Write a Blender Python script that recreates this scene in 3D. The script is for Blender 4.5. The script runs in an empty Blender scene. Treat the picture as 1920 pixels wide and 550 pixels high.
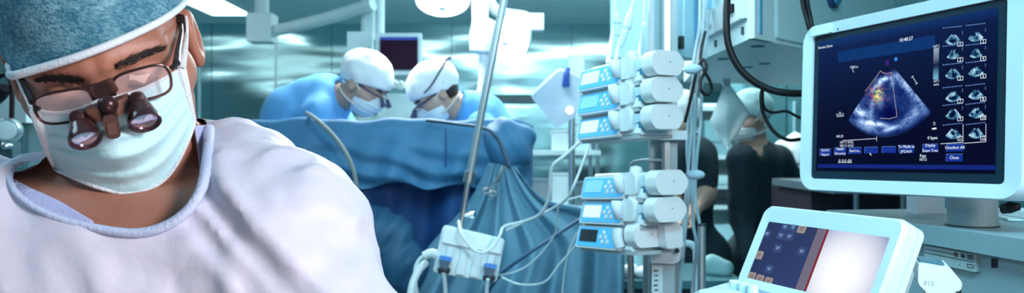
import bpy, bmesh, math, random
import numpy as np
from mathutils import Vector, Matrix
random.seed(7); rng = np.random.default_rng(7)
S = bpy.context.scene
# ------------------------------------------------------------------ camera, world, lights, exposure
CAMZ = 1.40; FPX = 1500.0
cam = bpy.data.objects.new('camera', bpy.data.cameras.new('camera'))
S.collection.objects.link(cam); S.camera = cam
cam.location = (0, 0, CAMZ); cam.rotation_euler = (math.pi/2, 0, 0)
cam.data.sensor_width = 36; cam.data.lens = 36*FPX/1920; cam.data.clip_start = 0.05
cam.data.dof.use_dof = True; cam.data.dof.focus_distance = 1.02; cam.data.dof.aperture_fstop = 6.5
S.view_settings.view_transform = 'Standard'; S.view_settings.look = 'None'
S.view_settings.gamma = 1; S.view_settings.use_curve_mapping = False
S.view_settings.exposure = 0.0
W = bpy.data.worlds.new('world'); S.world = W; W.use_nodes = True
bgn = W.node_tree.nodes['Background']; bgn.inputs[0].default_value = (0.30, 0.62, 0.72, 1); bgn.inputs[1].default_value = 0.20
def area(name, loc, target, size, power, color, sy=None):
    l = bpy.data.lights.new(name, 'AREA'); l.energy = power; l.color = color; l.size = size
    if sy: l.shape = 'RECTANGLE'; l.size_y = sy
    o = bpy.data.objects.new(name, l); S.collection.objects.link(o); o.location = loc
    o.rotation_euler = (Vector(target)-Vector(loc)).to_track_quat('-Z', 'Y').to_euler()
    return o
area('key_light', (1.05, -0.05, 1.95), (-0.42, .8, 1.36), .40, 12, (1.0, .98, 1.0)).data.spread = math.radians(110)
area('low_light', (0.20, 0.10, 0.80), (-.42, .8, 1.40), .25, 3.4, (1.0, .66, .60))
area('ceiling_light_left', (-1.5, 0.7, 2.55), (-.6, .9, 1.4), .8, 16, (.50, .82, 1.0))
area('ceiling_light_right', (0.35, 0.0, 2.5), (.95, 1.55, 1.2), (.6), 9.5, (.36, .84, 1.0)).data.spread = math.radians(75)
area('cabinet_fill_light', (-.25, 1.3, 2.55), (.80, 2.9, 1.5), (.6), 11, (.55, .92, 1.0)).data.spread = math.radians(110)  # added fill lamp, brightens the supply cabinet and the hanging sheet
area('theatre_light_middle', (0.2, 2.2, 2.58), (-.1, 3.0, 1.3), 1.0, 16, (.62, .93, 1.0))
area('theatre_light_back', (0.6, 5.2, 2.58), (.6, 5.2, 0), 2.5, 60, (.60, .95, 1.0))
area('surgical_beam_left', (-.62, 3.75, 2.5), (-.60, 3.45, 1.7), .35, 22, (.95, 1.0, 1.0))
area('surgical_beam_right', (-.10, 3.85, 2.5), (-.16, 3.55, 1.65), .35, 20, (.95, 1.0, 1.0))

# ------------------------------------------------------------------ helpers
def P(px, py, Y): return Vector(((px-960)/FPX*Y, Y, CAMZ+(275-py)/FPX*Y))
def PL(pts, Y=None): return [P(p[0], p[1], p[2] if len(p) > 2 else Y) for p in pts]
MATS = {}
def mat(name, col, rough=.5, metal=0., bump=0., bscale=40., var=0.06, vscale=12., emit=None, estr=0., alpha=1., trans=0., spec=.5, stretch=(1, 1, 1), sss=0.):
    if name in MATS: return MATS[name]
    m = bpy.data.materials.new(name); m.use_nodes = True; nt = m.node_tree; b = nt.nodes['Principled BSDF']
    tc = nt.nodes.new('ShaderNodeTexCoord'); mp = nt.nodes.new('ShaderNodeMapping'); mp.inputs['Scale'].default_value = stretch
    nt.links.new(tc.outputs['Object'], mp.inputs[0])
    nz = nt.nodes.new('ShaderNodeTexNoise'); nz.inputs['Scale'].default_value = vscale; nz.inputs['Detail'].default_value = 4
    nt.links.new(mp.outputs[0], nz.inputs['Vector'])
    rp = nt.nodes.new('ShaderNodeValToRGB'); c = np.array(col[:3])
    rp.color_ramp.elements[0].position = .3; rp.color_ramp.elements[1].position = .7
    rp.color_ramp.elements[0].color = (*np.clip(c*(1-var), 0, 1), 1); rp.color_ramp.elements[1].color = (*np.clip(c*(1+var), 0, 1), 1)
    nt.links.new(nz.outputs['Fac'], rp.inputs[0]); nt.links.new(rp.outputs[0], b.inputs['Base Color'])
    b.inputs['Roughness'].default_value = rough; b.inputs['Metallic'].default_value = metal
    b.inputs['Specular IOR Level'].default_value = spec
    b.inputs['Alpha'].default_value = alpha; b.inputs['Transmission Weight'].default_value = trans
    if sss: b.inputs['Subsurface Weight'].default_value = sss; b.inputs['Subsurface Radius'].default_value = (.02, .008, .005); b.inputs['Subsurface Scale'].default_value = .3
    if bump:
        n2 = nt.nodes.new('ShaderNodeTexNoise'); n2.inputs['Scale'].default_value = bscale; n2.inputs['Detail'].default_value = 5
        nt.links.new(mp.outputs[0], n2.inputs['Vector'])
        bp = nt.nodes.new('ShaderNodeBump'); bp.inputs['Strength'].default_value = bump; bp.inputs['Distance'].default_value = .004
        nt.links.new(n2.outputs['Fac'], bp.inputs['Height']); nt.links.new(bp.outputs[0], b.inputs['Normal'])
    if emit is not None: b.inputs['Emission Color'].default_value = (*emit, 1); b.inputs['Emission Strength'].default_value = estr
    MATS[name] = m; return m
def srgb(r, g, b): return tuple(((c/255)/12.92 if c/255 <= .04045 else ((c/255+.055)/1.055)**2.4) for c in (r, g, b))
def emat(name, col, s=1.):
    if name in MATS: return MATS[name]
    m = bpy.data.materials.new(name); m.use_nodes = True; nt = m.node_tree; b = nt.nodes['Principled BSDF']
    b.inputs['Base Color'].default_value = (0, 0, 0, 1); b.inputs['Roughness'].default_value = .5
    b.inputs['Emission Color'].default_value = (*col, 1); b.inputs['Emission Strength'].default_value = s; b.inputs['Specular IOR Level'].default_value = .03
    MATS[name] = m; return m
def attr_emat(name, s=1.):
    m = emat(name, (1, 1, 1), s); nt = m.node_tree
    a = nt.nodes.new('ShaderNodeAttribute'); a.attribute_name = 'Col'
    nt.links.new(a.outputs['Color'], nt.nodes['Principled BSDF'].inputs['Emission Color']); return m
def chain(o):
    M = Matrix.Identity(4)
    while o is not None: M = o.matrix_basis @ M; o = o.parent
    return M
def obj(name, bm, m, parent=None, smooth=False, bevel=0., seg=2, ang=40):
    me = bpy.data.meshes.new(name)
    if isinstance(bm, tuple):
        me.from_pydata([tuple(map(float, v)) for v in bm[0]], [], [list(map(int, f)) for f in bm[1]])
        bm2 = bmesh.new(); bm2.from_mesh(me); bm = bm2
    if bevel: 
        es = [e for e in bm.edges if len(e.link_faces) == 2 and e.calc_face_angle(0) > math.radians(28)]
        bmesh.ops.bevel(bm, geom=es, offset=bevel, segments=seg, profile=.5, affect='EDGES', clamp_overlap=True)
    bmesh.ops.recalc_face_normals(bm, faces=bm.faces)
    if parent is not None: bm.transform(chain(parent).inverted())
    bm.to_mesh(me); bm.free()
    ms = m if isinstance(m, (list, tuple)) else [m]
    for k in ms: me.materials.append(k)
    o = bpy.data.objects.new(name, me); S.collection.objects.link(o)
    if parent is not None: o.parent = parent
    if smooth or bevel:
        me.shade_smooth()
        if not smooth or smooth == 'auto': me.set_sharp_from_angle(angle=math.radians(ang))
    return o
def tag(o, label, cat, group=None, kind=None):
    if label: o['label'] = label
    if cat: o['category'] = cat
    if group: o['group'] = group
    if kind: o['kind'] = kind
    return o
def thing(name, label, cat, loc, group=None, M=None):
    o = bpy.data.objects.new(name, None); S.collection.objects.link(o); o.empty_display_size = .05
    if M is not None: o.matrix_basis = M
    else: o.location = loc
    return tag(o, label, cat, group)
def struct(o): o['kind'] = 'structure'; return o
BM = bmesh.new
def box(bm, c, s, M=None, taper=None):
    vs = []
    for x in (-.5, .5):
        for y in (-.5, .5):
            for z in (-.5, .5):
                k = 1 if taper is None or z < 0 else taper
                v = Vector((c[0]+x*s[0]*k, c[1]+y*s[1]*k, c[2]+z*s[2]))
                vs.append(bm.verts.new(M @ v if M else v))
    for f in ((0, 1, 3, 2), (4, 6, 7, 5), (0, 4, 5, 1), (2, 3, 7, 6), (0, 2, 6, 4), (1, 5, 7, 3)): bm.faces.new([vs[i] for i in f])
    return bm
def prism(bm, poly, d0, d1, M=None, ax='z'):
    """poly: 2D outline; extruded from d0 to d1 along ax (in the frame M)"""
    def mk(p, d):
        v = {'z': Vector((p[0], p[1], d)), 'y': Vector((p[0], d, p[1])), 'x': Vector((d, p[0], p[1]))}[ax]
        return bm.verts.new(M @ v if M else v)
    a = [mk(p, d0) for p in poly]; b = [mk(p, d1) for p in poly]; n = len(poly)
    bm.faces.new(a); bm.faces.new(b[::-1])
    for i in range(n): bm.faces.new([a[i], b[i], b[(i+1) % n], a[(i+1) % n]])
    return bm
def rrect(x0, y0, x1, y1, r, n=5):
    out = []
    for cx, cy, a0 in ((x1-r, y1-r, 0), (x0+r, y1-r, 90), (x0+r, y0+r, 180), (x1-r, y0+r, 270)):
        for i in range(n+1):
            a = math.radians(a0+90*i/n); out.append((cx+r*math.cos(a), cy+r*math.sin(a)))
    return out
def rpoly(poly, r, n=4):
    """round the corners of a polygon by quadratic curves"""
    out = []; N = len(poly)
    for i in range(N):
        p = Vector(poly[i]); a = Vector(poly[i-1]); b = Vector(poly[(i+1) % N])
        ra = min(r, (a-p).length*.45); rb = min(r, (b-p).length*.45)
        s = p+(a-p).normalized()*ra; e = p+(b-p).normalized()*rb
        for k in range(n+1):
            t = k/n; out.append(tuple(s*(1-t)**2+p*2*t*(1-t)+e*t*t))
    return out
def cr(pts, n=8, closed=False):
    pts = [Vector(p) for p in pts]; out = []; N = len(pts)
    rngs = range(N if closed else N-1)
    for i in rngs:
        g = (lambda k: pts[k % N]) if closed else (lambda k: pts[max(0, min(N-1, k))])
        p0, p1, p2, p3 = g(i-1), g(i), g(i+1), g(i+2)
        for k in range(n):
            t = k/n
            out.append(.5*((2*p1)+(-p0+p2)*t+(2*p0-5*p1+4*p2-p3)*t*t+(-p0+3*p1-3*p2+p3)*t**3))
    if not closed: out.append(pts[-1])
    return out
def tube(bm, pts, r, n=8, smooth=0, closed=False, flat=None, caps=True):
    if smooth: pts = cr(pts, smooth, closed)
    pts = [Vector(p) for p in pts]; N = len(pts)
    rs = r if isinstance(r, (list, tuple)) else None
    rings = []; up = None
    for i, p in enumerate(pts):
        a = pts[i-1] if (i > 0 or closed) else p; b = pts[(i+1) % N] if (i < N-1 or closed) else p
        t = (b-a).normalized()
        if up is None: up = t.orthogonal().normalized() if flat is None else Vector(flat)
        if flat is not None: up = Vector(flat)
        up = (up-t*up.dot(t)).normalized(); sd = t.cross(up)
        rr = r if rs is None else rs[i] if len(rs) == N else float(np.interp(i/(N-1), np.linspace(0, 1, len(rs)), rs)) if not isinstance(rs[0], tuple) else rs[min(len(rs)-1, int(i/(N-1)*len(rs)))]
        ru, rv = (rr if isinstance(rr, tuple) else (rr, rr))
        rings.append([bm.verts.new(p+up*math.cos(2*math.pi*k/n)*ru+sd*math.sin(2*math.pi*k/n)*rv) for k in range(n)])
    for i in range(N if closed else N-1):
        A = rings[i]; B = rings[(i+1) % N]
        for k in range(n): bm.faces.new([A[k], A[(k+1) % n], B[(k+1) % n], B[k]])
    if caps and not closed: bm.faces.new(rings[0][::-1]); bm.faces.new(rings[-1])
    return bm
def lathe(bm, prof, base, axis=(0, 0, 1), n=24):
    """prof: (r, h) along axis from base"""
    ax = Vector(axis).normalized(); u = ax.orthogonal().normalized(); v = ax.cross(u); base = Vector(base); rings = []
    for r, h in prof:
        r = max(r, 1e-4)
        rings.append([bm.verts.new(base+ax*h+(u*math.cos(2*math.pi*k/n)+v*math.sin(2*math.pi*k/n))*r) for k in range(n)])
    for A, B in zip(rings, rings[1:]):
        for k in range(n): bm.faces.new([A[k], A[(k+1) % n], B[(k+1) % n], B[k]])
    bm.faces.new(rings[0][::-1]); bm.faces.new(rings[-1]); return bm
def frame(o, ex, ez):
    ex = Vector(ex).normalized(); ez = Vector(ez); ez = (ez-ex*ez.dot(ex)).normalized(); ey = ez.cross(ex)
    M = Matrix((ex, ey, ez)).transposed().to_4x4(); M.translation = Vector(o); return M      # ey points away behind when ex is right, ez up
def px_on(M, px, py, c=0.):
    """pixel ray met with the plane y=c of frame M, returned in its (x, z)"""
    Mi = M.inverted(); o = Mi @ Vector((0, 0, CAMZ)); d = (Mi.to_3x3() @ Vector(((px-960)/FPX, 1, (275-py)/FPX)))
    t = (c-o.y)/d.y; q = o+d*t; return q.x, q.z
# ------------------------------------------------------------------ signed distance modelling (continuous bodies and cloth)
f4 = np.float32
def smin(a, b, k):
    if k <= 0: return np.minimum(a, b)
    h = np.maximum(k-np.abs(a-b), 0)/k; return np.minimum(a, b)-h*h*k*f4(.25)
def smax(a, b, k): return -smin(-a, -b, k)
def cap_sdf(X, a, b, r0, r1):
    a = np.array(a, f4); b = np.array(b, f4); ba = b-a; L = float(ba @ ba)+1e-12
    px, py, pz = X[0]-a[0], X[1]-a[1], X[2]-a[2]
    t = np.clip((px*ba[0]+py*ba[1]+pz*ba[2])/f4(L), 0, 1)
    return np.sqrt((px-ba[0]*t)**2+(py-ba[1]*t)**2+(pz-ba[2]*t)**2)-(f4(r0)+f4(r1-r0)*t)
def ell_sdf(X, c, r):
    x, y, z = (X[0]-f4(c[0]))/f4(r[0]), (X[1]-f4(c[1]))/f4(r[1]), (X[2]-f4(c[2]))/f4(r[2])
    k0 = np.sqrt(x*x+y*y+z*z); k1 = np.sqrt((x/f4(r[0]))**2+(y/f4(r[1]))**2+(z/f4(r[2]))**2)
    return k0*(k0-1)/np.maximum(k1, f4(1e-6))
def iso(fn, xs, ys, zs):
    xs, ys, zs = (np.asarray(a, f4) for a in (xs, ys, zs))
    X = np.meshgrid(xs, ys, zs, indexing='ij'); F = fn(X).astype(f4)
    nx, ny, nz = F.shape; ins = F < 0
    cs = [(i, j, k) for i in (0, 1) for j in (0, 1) for k in (0, 1)]
    sl = lambda A, c: A[c[0]:nx-1+c[0], c[1]:ny-1+c[1], c[2]:nz-1+c[2]]
    cnt = sum(sl(ins, c).astype(np.int8) for c in cs); act = (cnt > 0) & (cnt < 8)
    idx = np.argwhere(act); I, J, K = idx.T
    vid = -np.ones(act.shape, np.int64); vid[I, J, K] = np.arange(len(idx))
    acc = np.zeros((len(idx), 3)); n = np.zeros(len(idx))
    for a in cs:
        for ax in range(3):
            if a[ax]: continue
            b = list(a); b[ax] = 1
            fa = F[I+a[0], J+a[1], K+a[2]]; fb = F[I+b[0], J+b[1], K+b[2]]; m = (fa < 0) != (fb < 0)
            t = np.where(m, fa/np.where(m, fa-fb, 1), 0)
            pa = np.stack([xs[I+a[0]], ys[J+a[1]], zs[K+a[2]]], 1); pb = np.stack([xs[I+b[0]], ys[J+b[1]], zs[K+b[2]]], 1)
            acc += np.where(m[:, None], pa+(pb-pa)*t[:, None], 0); n += m
    V = acc/n[:, None]; Q = []
    for ax in range(3):
        o1, o2 = [(1, 2), (2, 0), (0, 1)][ax]
        s0 = [slice(None)]*3; s1 = [slice(None)]*3; s0[ax] = slice(0, -1); s1[ax] = slice(1, None)
        A = ins[tuple(s0)]; B = ins[tuple(s1)]; e = np.argwhere(A != B)
        ok = (e[:, o1] > 0) & (e[:, o2] > 0) & (e[:, o1] < vid.shape[o1]) & (e[:, o2] < vid.shape[o2]) & (e[:, ax] < vid.shape[ax]); e = e[ok]
        sg = A[tuple(e.T)]
        def g(d1, d2):
            q = e.copy(); q[:, o1] -= d1; q[:, o2] -= d2; return vid[tuple(q.T)]
        q = np.stack([g(1, 1), g(0, 1), g(0, 0), g(1, 0)], 1); q[~sg] = q[~sg][:, ::-1]; Q.append(q)
    return V, np.concatenate(Q)
def raycast(sdf, pxs, tmin=.3, tmax=3., off=0.):
    """march the camera rays of an array of pixels onto a surface; nearest approach where they miss"""
    pxs = np.asarray(pxs, float); D = np.stack([(pxs[:, 0]-960)/FPX, np.ones(len(pxs)), (275-pxs[:, 1])/FPX], 1); D /= np.linalg.norm(D, axis=1)[:, None]
    t = np.full(len(pxs), tmin); best = np.full(len(pxs), 9.); bt = t.copy(); hit = np.zeros(len(pxs), bool)
    for _ in range(90):
        p = D*t[:, None]; p[:, 2] += CAMZ
        d = sdf([p[:, 0].astype(f4), p[:, 1].astype(f4), p[:, 2].astype(f4)])-off
        b = (d < best) & ~hit; best[b] = d[b]; bt[b] = t[b]; hit |= d < .0004
        t = np.where(hit, t, np.minimum(t+np.maximum(np.abs(d)*.7, .0003), tmax))
    p = D*bt[:, None]; p[:, 2] += CAMZ; return p
def grid_faces(nu, nv): return [(i*nv+j, (i+1)*nv+j, (i+1)*nv+j+1, i*nv+j+1) for i in range(nu-1) for j in range(nv-1)]
def sheet(pts, nu, nv, thick=.0025):
    """closed thin cloth from a grid of points (nu x nv)"""
    p = np.asarray(pts, float).reshape(nu, nv, 3)
    du = np.gradient(p, axis=0); dv = np.gradient(p, axis=1); n = np.cross(du, dv); n /= np.linalg.norm(n, axis=2)[..., None]+1e-9
    a = p.reshape(-1, 3); b = (p+n*thick).reshape(-1, 3); F = grid_faces(nu, nv); N = nu*nv
    G = [tuple(i+N for i in f[::-1]) for f in F]
    rim = [(i*nv, (i+1)*nv) for i in range(nu-1)]+[((nu-1)*nv+j, (nu-1)*nv+j+1) for j in range(nv-1)]+[((i+1)*nv+nv-1, i*nv+nv-1) for i in range(nu-1)]+[(j+1, j) for j in range(nv-1)]
    return np.concatenate([a, b]), F+G+[(q, p_, p_+N, q+N) for p_, q in rim]
def interp(cv, t):
    cv = np.asarray(cv, float); d = np.r_[0, np.cumsum(np.linalg.norm(np.diff(cv[:, :2], axis=0), axis=1))]; d /= d[-1]
    return np.stack([np.interp(t, d, cv[:, k]) for k in range(cv.shape[1])], -1)
def cri(cv, t, n=10):
    """smooth-interpolated curve through control points, sampled at t in 0..1"""
    c3 = [tuple(c)+(0,)*(3-len(c)) for c in cv]; s = np.array([tuple(v) for v in cr(c3, n)]); return interp(s, t)
def vnoise(X, seed=0):
    """smooth value noise on arrays"""
    x, y, z = [np.asarray(a, float) for a in X]; T = np.random.default_rng(seed).random((32, 32, 32))*2-1
    i, j, k = (np.floor(a).astype(int) for a in (x, y, z)); u, v, w = x-i, y-j, z-k
    u, v, w = (a*a*(3-2*a) for a in (u, v, w)); g = lambda a, b, c: T[(i+a) % 32, (j+b) % 32, (k+c) % 32]
    return (((g(0,0,0)*(1-u)+g(1,0,0)*u)*(1-v)+(g(0,1,0)*(1-u)+g(1,1,0)*u)*v)*(1-w)+((g(0,0,1)*(1-u)+g(1,0,1)*u)*(1-v)+(g(0,1,1)*(1-u)+g(1,1,1)*u)*v)*w).astype(f4)
def text_mesh(bm, s, M, x, z, h, y=-.0006, align='CENTER', mi=0):
    """letters of height h standing in the x-z plane of frame M"""
    cu = bpy.data.curves.new('letters', 'FONT'); cu.body = s; cu.size = h; cu.align_x = align; cu.align_y = 'CENTER'; cu.resolution_u = 2
    o = bpy.data.objects.new('letters', cu); S.collection.objects.link(o)
    dg = bpy.context.evaluated_depsgraph_get(); me = o.evaluated_get(dg).to_mesh()
    vs = [bm.verts.new(M @ Vector((x+v.co.x, y, z+v.co.y))) for v in me.vertices]
    for p in me.polygons:
        try: f = bm.faces.new([vs[i] for i in p.vertices]); f.material_index = mi
        except ValueError: pass
    o.evaluated_get(dg).to_mesh_clear(); bpy.data.objects.remove(o); bpy.data.curves.remove(cu)
def quad2(bm, M, x0, z0, x1, z1, y, mi=0):
    f = bm.faces.new([bm.verts.new(M @ Vector(p)) for p in ((x0, y, z0), (x1, y, z0), (x1, y, z1), (x0, y, z1))]); f.material_index = mi
def line2(bm, M, p, q, w, y, mi=0):
    p = Vector(p); q = Vector(q); d = (q-p).normalized(); n = Vector((-d.y, d.x))*w/2
    f = bm.faces.new([bm.verts.new(M @ Vector((v.x, y, v.y))) for v in (p-n, q-n, q+n, p+n)]); f.material_index = mi
# ------------------------------------------------------------------ common materials
white_plastic = mat('white_plastic', (.72, .76, .78), .38, var=.03)
pump_plastic = mat('pump_plastic', (.66, .74, .78), .45, var=.03)
grey_plastic = mat('grey_plastic', (.38, .44, .47), .45, var=.04)
dark_plastic = mat('dark_plastic', (.03, .04, .055), .35, var=.1)
black_rubber = mat('black_rubber', (.007, .006, .009), .45, var=.2, spec=.25)
steel = mat('brushed_steel', (.55, .60, .63), .28, 1., var=.05)
chrome = mat('chrome', (.75, .78, .80), .14, 1., var=.02)
cable_grey = mat('cable_grey', (.45, .58, .66), .45)
tube_clear = mat('tube_pale', (.75, .88, .93), .3, alpha=.75)
cap_white = mat('cap_white_cloth', (.88, .92, .95), .85, bump=.25, bscale=30)
gown_blue = mat('gown_blue_cloth', (.12, .40, .78), .75, bump=.3, bscale=18, var=.1)
skin_m = mat('skin', (.37, .155, .105), .48, var=.10, vscale=25, bump=.10, bscale=260, sss=.12)
skin_bg = mat('skin_light', (.55, .36, .28), .5, var=.08, vscale=20)
# ================================================================== THE ROOM
YW = 8.0; ZC = 2.63
def wall_steel(name, col, rough):
    m = mat(name, col, rough, 1., var=.10, vscale=.7, stretch=(.35, .35, 3))
    nt = m.node_tree; b = nt.nodes['Principled BSDF']; tc = nt.nodes.new('ShaderNodeTexCoord')
    mp = nt.nodes.new('ShaderNodeMapping'); mp.inputs['Scale'].default_value = (.55, .55, 2.6); nt.links.new(tc.outputs['Object'], mp.inputs[0])
    n1 = nt.nodes.new('ShaderNodeTexNoise'); n1.inputs['Scale'].default_value = 1.1; n1.inputs['Detail'].default_value = 1.5; nt.links.new(mp.outputs[0], n1.inputs['Vector'])
    bp = nt.nodes.new('ShaderNodeBump'); bp.inputs['Strength'].default_value = .8; bp.inputs['Distance'].default_value = .04
    nt.links.new(n1.outputs['Fac'], bp.inputs['Height']); nt.links.new(bp.outputs[0], b.inputs['Normal']); return m
steel_wall = wall_steel('steel_wall_panels', (.46, .68, .72), .14)
bm = BM()
for i in range(9):
    x0 = -5.4+i*1.2; box(bm, (x0+.597, YW+.05, ZC/2), (1.194, .1, ZC))
struct(obj('wall_back', bm, steel_wall))
seam = mat('panel_seam', (.55, .75, .78), .4, .6)
for k, px in enumerate((372, 516)):
    bm = BM(); q = P(px, 100, YW-.02); box(bm, (q.x, YW-.004, ZC/2), (.022, .012, ZC)); struct(obj('trim_%d' % (k+1), bm, seam))
bm = BM(); box(bm, (-5.45, 3.2, ZC/2), (.1, 9.8, ZC)); struct(obj('wall_left', bm, mat('teal_wall', (.20, .42, .46), .5)))
bm = BM(); box(bm, (5.45, 3.2, ZC/2), (.1, 9.8, ZC)); struct(obj('wall_right', bm, MATS['teal_wall']))
bm = BM(); box(bm, (0, 3.2, -.05), (11, 9.8, .1)); struct(obj('floor', bm, mat('vinyl_floor', (.16, .34, .40), .3, var=.1, vscale=3)))
bm = BM(); box(bm, (0, 3.2, ZC+.05), (11, 9.8, .1)); struct(obj('ceiling', bm, mat('ceiling_paint', (.55, .70, .74), .6)))
# ceiling lamps: frame and glowing diffuser
lampm = emat('lamp_diffuser', (.80, 1.0, 1.0), 5.0); lframe = mat('lamp_frame', (.7, .8, .82), .4)
def ceiling_lamp(x0, x1, y0, y1, label, group=None):
    t = thing('ceiling_lamp', label, 'ceiling lamp', ((x0+x1)/2, (y0+y1)/2, ZC), group)
    bm = BM(); cx, cy = (x0+x1)/2, (y0+y1)/2; w, d = x1-x0, y1-y0
    for sx in (-1, 1):
        box(bm, (cx+sx*(w/2-.012), cy, ZC-.012), (.024, d, .024)); box(bm, (cx, cy+sx*(d/2-.012), ZC-.012), (w-.048, .024, .024))
    obj('lamp_frame', bm, lframe, t)
    bm = BM(); box(bm, (cx, cy, ZC-.009), (w-.05, d-.05, .012)); obj('diffuser', bm, lampm, t)
ceiling_lamp(-2.78, -2.36, 6.45, 7.40, 'flat white ceiling lamp panel beside the surgeon\'s ear, left of the grey pendant')
for x0, x1, y0, y1 in ((-1.2, 1.8, 5.75, 6.55), (-3.9, -3.0, 5.6, 6.4), (-3.6, -1.6, 4.2, 4.7), (2.1, 4.2, 5.7, 6.5), (-4.2, -2.2, 2.6, 3.1), (.3, 2.4, 4.2, 4.6)):
    ceiling_lamp(x0, x1, y0, y1, 'bright ceiling lamp panel glowing as a soft band in the steel wall', 'ceiling lamp panels mirrored in the wall')
# steel handrail on the far wall
t = thing('wall_rail', 'dark horizontal bumper rail on the far wall behind the right surgeon', 'rail', (0.15, YW-.05, 1.85))
bm = BM(); box(bm, (.25, YW-.035, 1.875), (3.0, .03, .085)); obj('rail', bm, mat('rail_dark', (.05, .10, .12), .4), t, bevel=.008)
bm = BM()
for x in (-1.1, .25, 1.6): box(bm, (x, YW-.012, 1.875), (.05, .03, .06))
obj('bracket', bm, steel, t)

# ================================================================== BACKGROUND EQUIPMENT
# grey ceiling pendant with box and boom
t = thing('ceiling_pendant', 'grey ceiling pendant box with column and long boom left of the white-capped surgeons', 'pendant', P(492, 0, 5.4))
c = P(492, 54, 5.4)
bm = BM(); box(bm, c, (.165, .16, .19)); obj('junction_box', bm, mat('pendant_grey', (.55, .68, .70), .5), t, bevel=.01)
bm = BM(); tube(bm, [P(491, 30, 5.4), Vector((P(491, 30, 5.4).x, 5.4, ZC))], .048, 20); obj('column', bm, MATS['pendant_grey'], t, smooth='auto')
bm = BM(); tube(bm, [c+Vector((.06, 0, -.02)), P(600, 38, 5.2), P(700, 8, 5.0)], .04, 16, smooth=4); obj('boom', bm, MATS['pendant_grey'], t, smooth='auto')
# distant monitor hanging from its arm
t = thing('hanging_monitor', 'dark small monitor in pale frame hanging between the two white-capped surgeons', 'monitor', P(700, 0, 5.0))
pale = mat('pale_plastic', (.60, .72, .75), .5)
bm = BM(); c = P(748, 102, 5.0); box(bm, c, (.285, .05, .26)); obj('housing', bm, pale, t, bevel=.012)
bm = BM(); c2 = P(748, 101, 4.97); box(bm, c2, (.235, .008, .20)); obj('screen', bm, mat('screen_dark_red', (.01, .005, .015), .4, spec=.1, emit=(.03, .004, .02), estr=.3), t)
bm = BM(); box(bm, P(748, 72, 4.965), (.23, .004, .018)); obj('status_bar', bm, emat('blue_bar', (.05, .12, .6), .8), t)
bm = BM(); tube(bm, [P(712, 85, 5.06), P(712, 0, 5.06), Vector((P(712, 0, 5.06).x, 5.06, ZC))], .03, 16); obj('arm_post', bm, pale, t, smooth='auto')
bm = BM(); tube(bm, [P(690, 75, 5.12), P(690, 0, 5.12), Vector((P(690, 0, 5.12).x, 5.12, ZC))], .045, 16); obj('arm_post', bm, pale, t, smooth='auto')
bm = BM(); box(bm, P(676, 82, 5.08), (.15, .1, .14)); obj('side_box', bm, pale, t, bevel=.012)
# anaesthesia cabinet below it
t = thing('anaesthesia_machine', 'pale beige cabinet machine standing behind and between the two masked surgeons', 'machine', P(790, 600, 5.6))
x0, x1 = P(705, 0, 5.5).x, P(880, 0, 5.5).x
beige = mat('cabinet_beige', (.48, .50, .46), .5)
bm = BM(); box(bm, ((x0+x1)/2, 5.75, .80), (x1-x0, .5, 1.55)); obj('cabinet', bm, beige, t, bevel=.015)
bm = BM(); box(bm, ((x0+x1)/2, 5.70, 1.68), (.62, .4, .17)); obj('upper_unit', bm, pale, t, bevel=.012)
for k in range(3):
    bm = BM(); box(bm, ((x0+x1)/2, 5.485, .35+k*.42), (x1-x0-.06, .03, .36)); d = obj('drawer', bm, pale, t, bevel=.006)
    bm = BM(); box(bm, ((x0+x1)/2, 5.46, .45+k*.42), (.25, .02, .025)); obj('handle', bm, steel, d)
for px, py in ((740, 158), (752, 160)):
    bm = BM(); lathe(bm, [(.028, 0), (.03, .01), (.022, .035)], P(px, py, 5.50), (0, -1, 0), 16); obj('knob', bm, white_plastic, t, smooth='auto')
# operating lights: dish housings with glowing lens, on a spring arm
glow = emat('surgical_glow', (.92, 1.0, 1.0), 9.0)
lampbody = mat('surgical_lamp_body', (.74, .80, .84), .4)
def op_light(name, c, r, ax, label, arm):
    t = thing(name, label, 'surgical light', c)
    ax = Vector(ax).normalized()
    bm = BM(); lathe(bm, [(r*.35, -.16), (r*.75, -.12), (r*.98, -.03), (r*1.03, .005), (r*1.0, .02), (r*.93, .01)], c, ax, 32); obj('lamp_head', bm, lampbody, t, smooth='auto')
    bm = BM(); lathe(bm, [(r*.9, 0.0), (r*.88, .028), (r*.6, .045), (.01, .05)], c, ax, 32); obj('lens', bm, glow, t, smooth='auto')
    bm = BM(); lathe(bm, [(.02, 0), (.024, .02), (.02, .04), (.006, .045)], c+ax*.035, ax, 16); obj('sterile_handle', bm, lampbody, t, smooth='auto')
    bm = BM(); tube(bm, arm, .032, 14, smooth=5); obj('arm', bm, lampbody, t, smooth='auto')
cA = P(830, -4, 4.3)
op_light('surgical_light', cA, .145, (.02, -.45, -.9), 'glowing round surgical light at the top edge above the right masked surgeon', [cA+Vector((.0, .05, .15)), cA+Vector((.16, .05, .12)), P(905, -10, 4.4), Vector((P(915, 0, 4.4).x, 4.4, ZC))])
cB = P(955, 72, 4.3)
op_light('surgical_light', cB, .115, (-.35, -.85, -.45), 'smaller glowing surgical light behind the leaning pole, turned toward the camera', [cB+Vector((0, .10, .03)), P(990, 35, 4.5), P(930, 20, 4.5), P(912, -30, 4.5), Vector((P(912, 0, 4.5).x, 4.5, ZC))])
t = thing('lamp_arm', 'white jointed lamp arm hanging behind the leaning silver pole', 'lamp arm', P(905, 0, 4.1))
bm = BM(); tube(bm, [Vector((P(900, 0, 4.1).x, 4.1, ZC)), P(900, 40, 4.1), P(908, 100, 4.1)], .042, 16); obj('drop_tube', bm, lampbody, t, smooth='auto')
bm = BM(); lathe(bm, [(.03, -.09), (.06, -.08), (.068, 0), (.06, .08), (.03, .09)], P(905, 68, 4.08), (.1, 0, 1), 20); obj('joint', bm, lampbody, t, smooth='auto')
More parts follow.
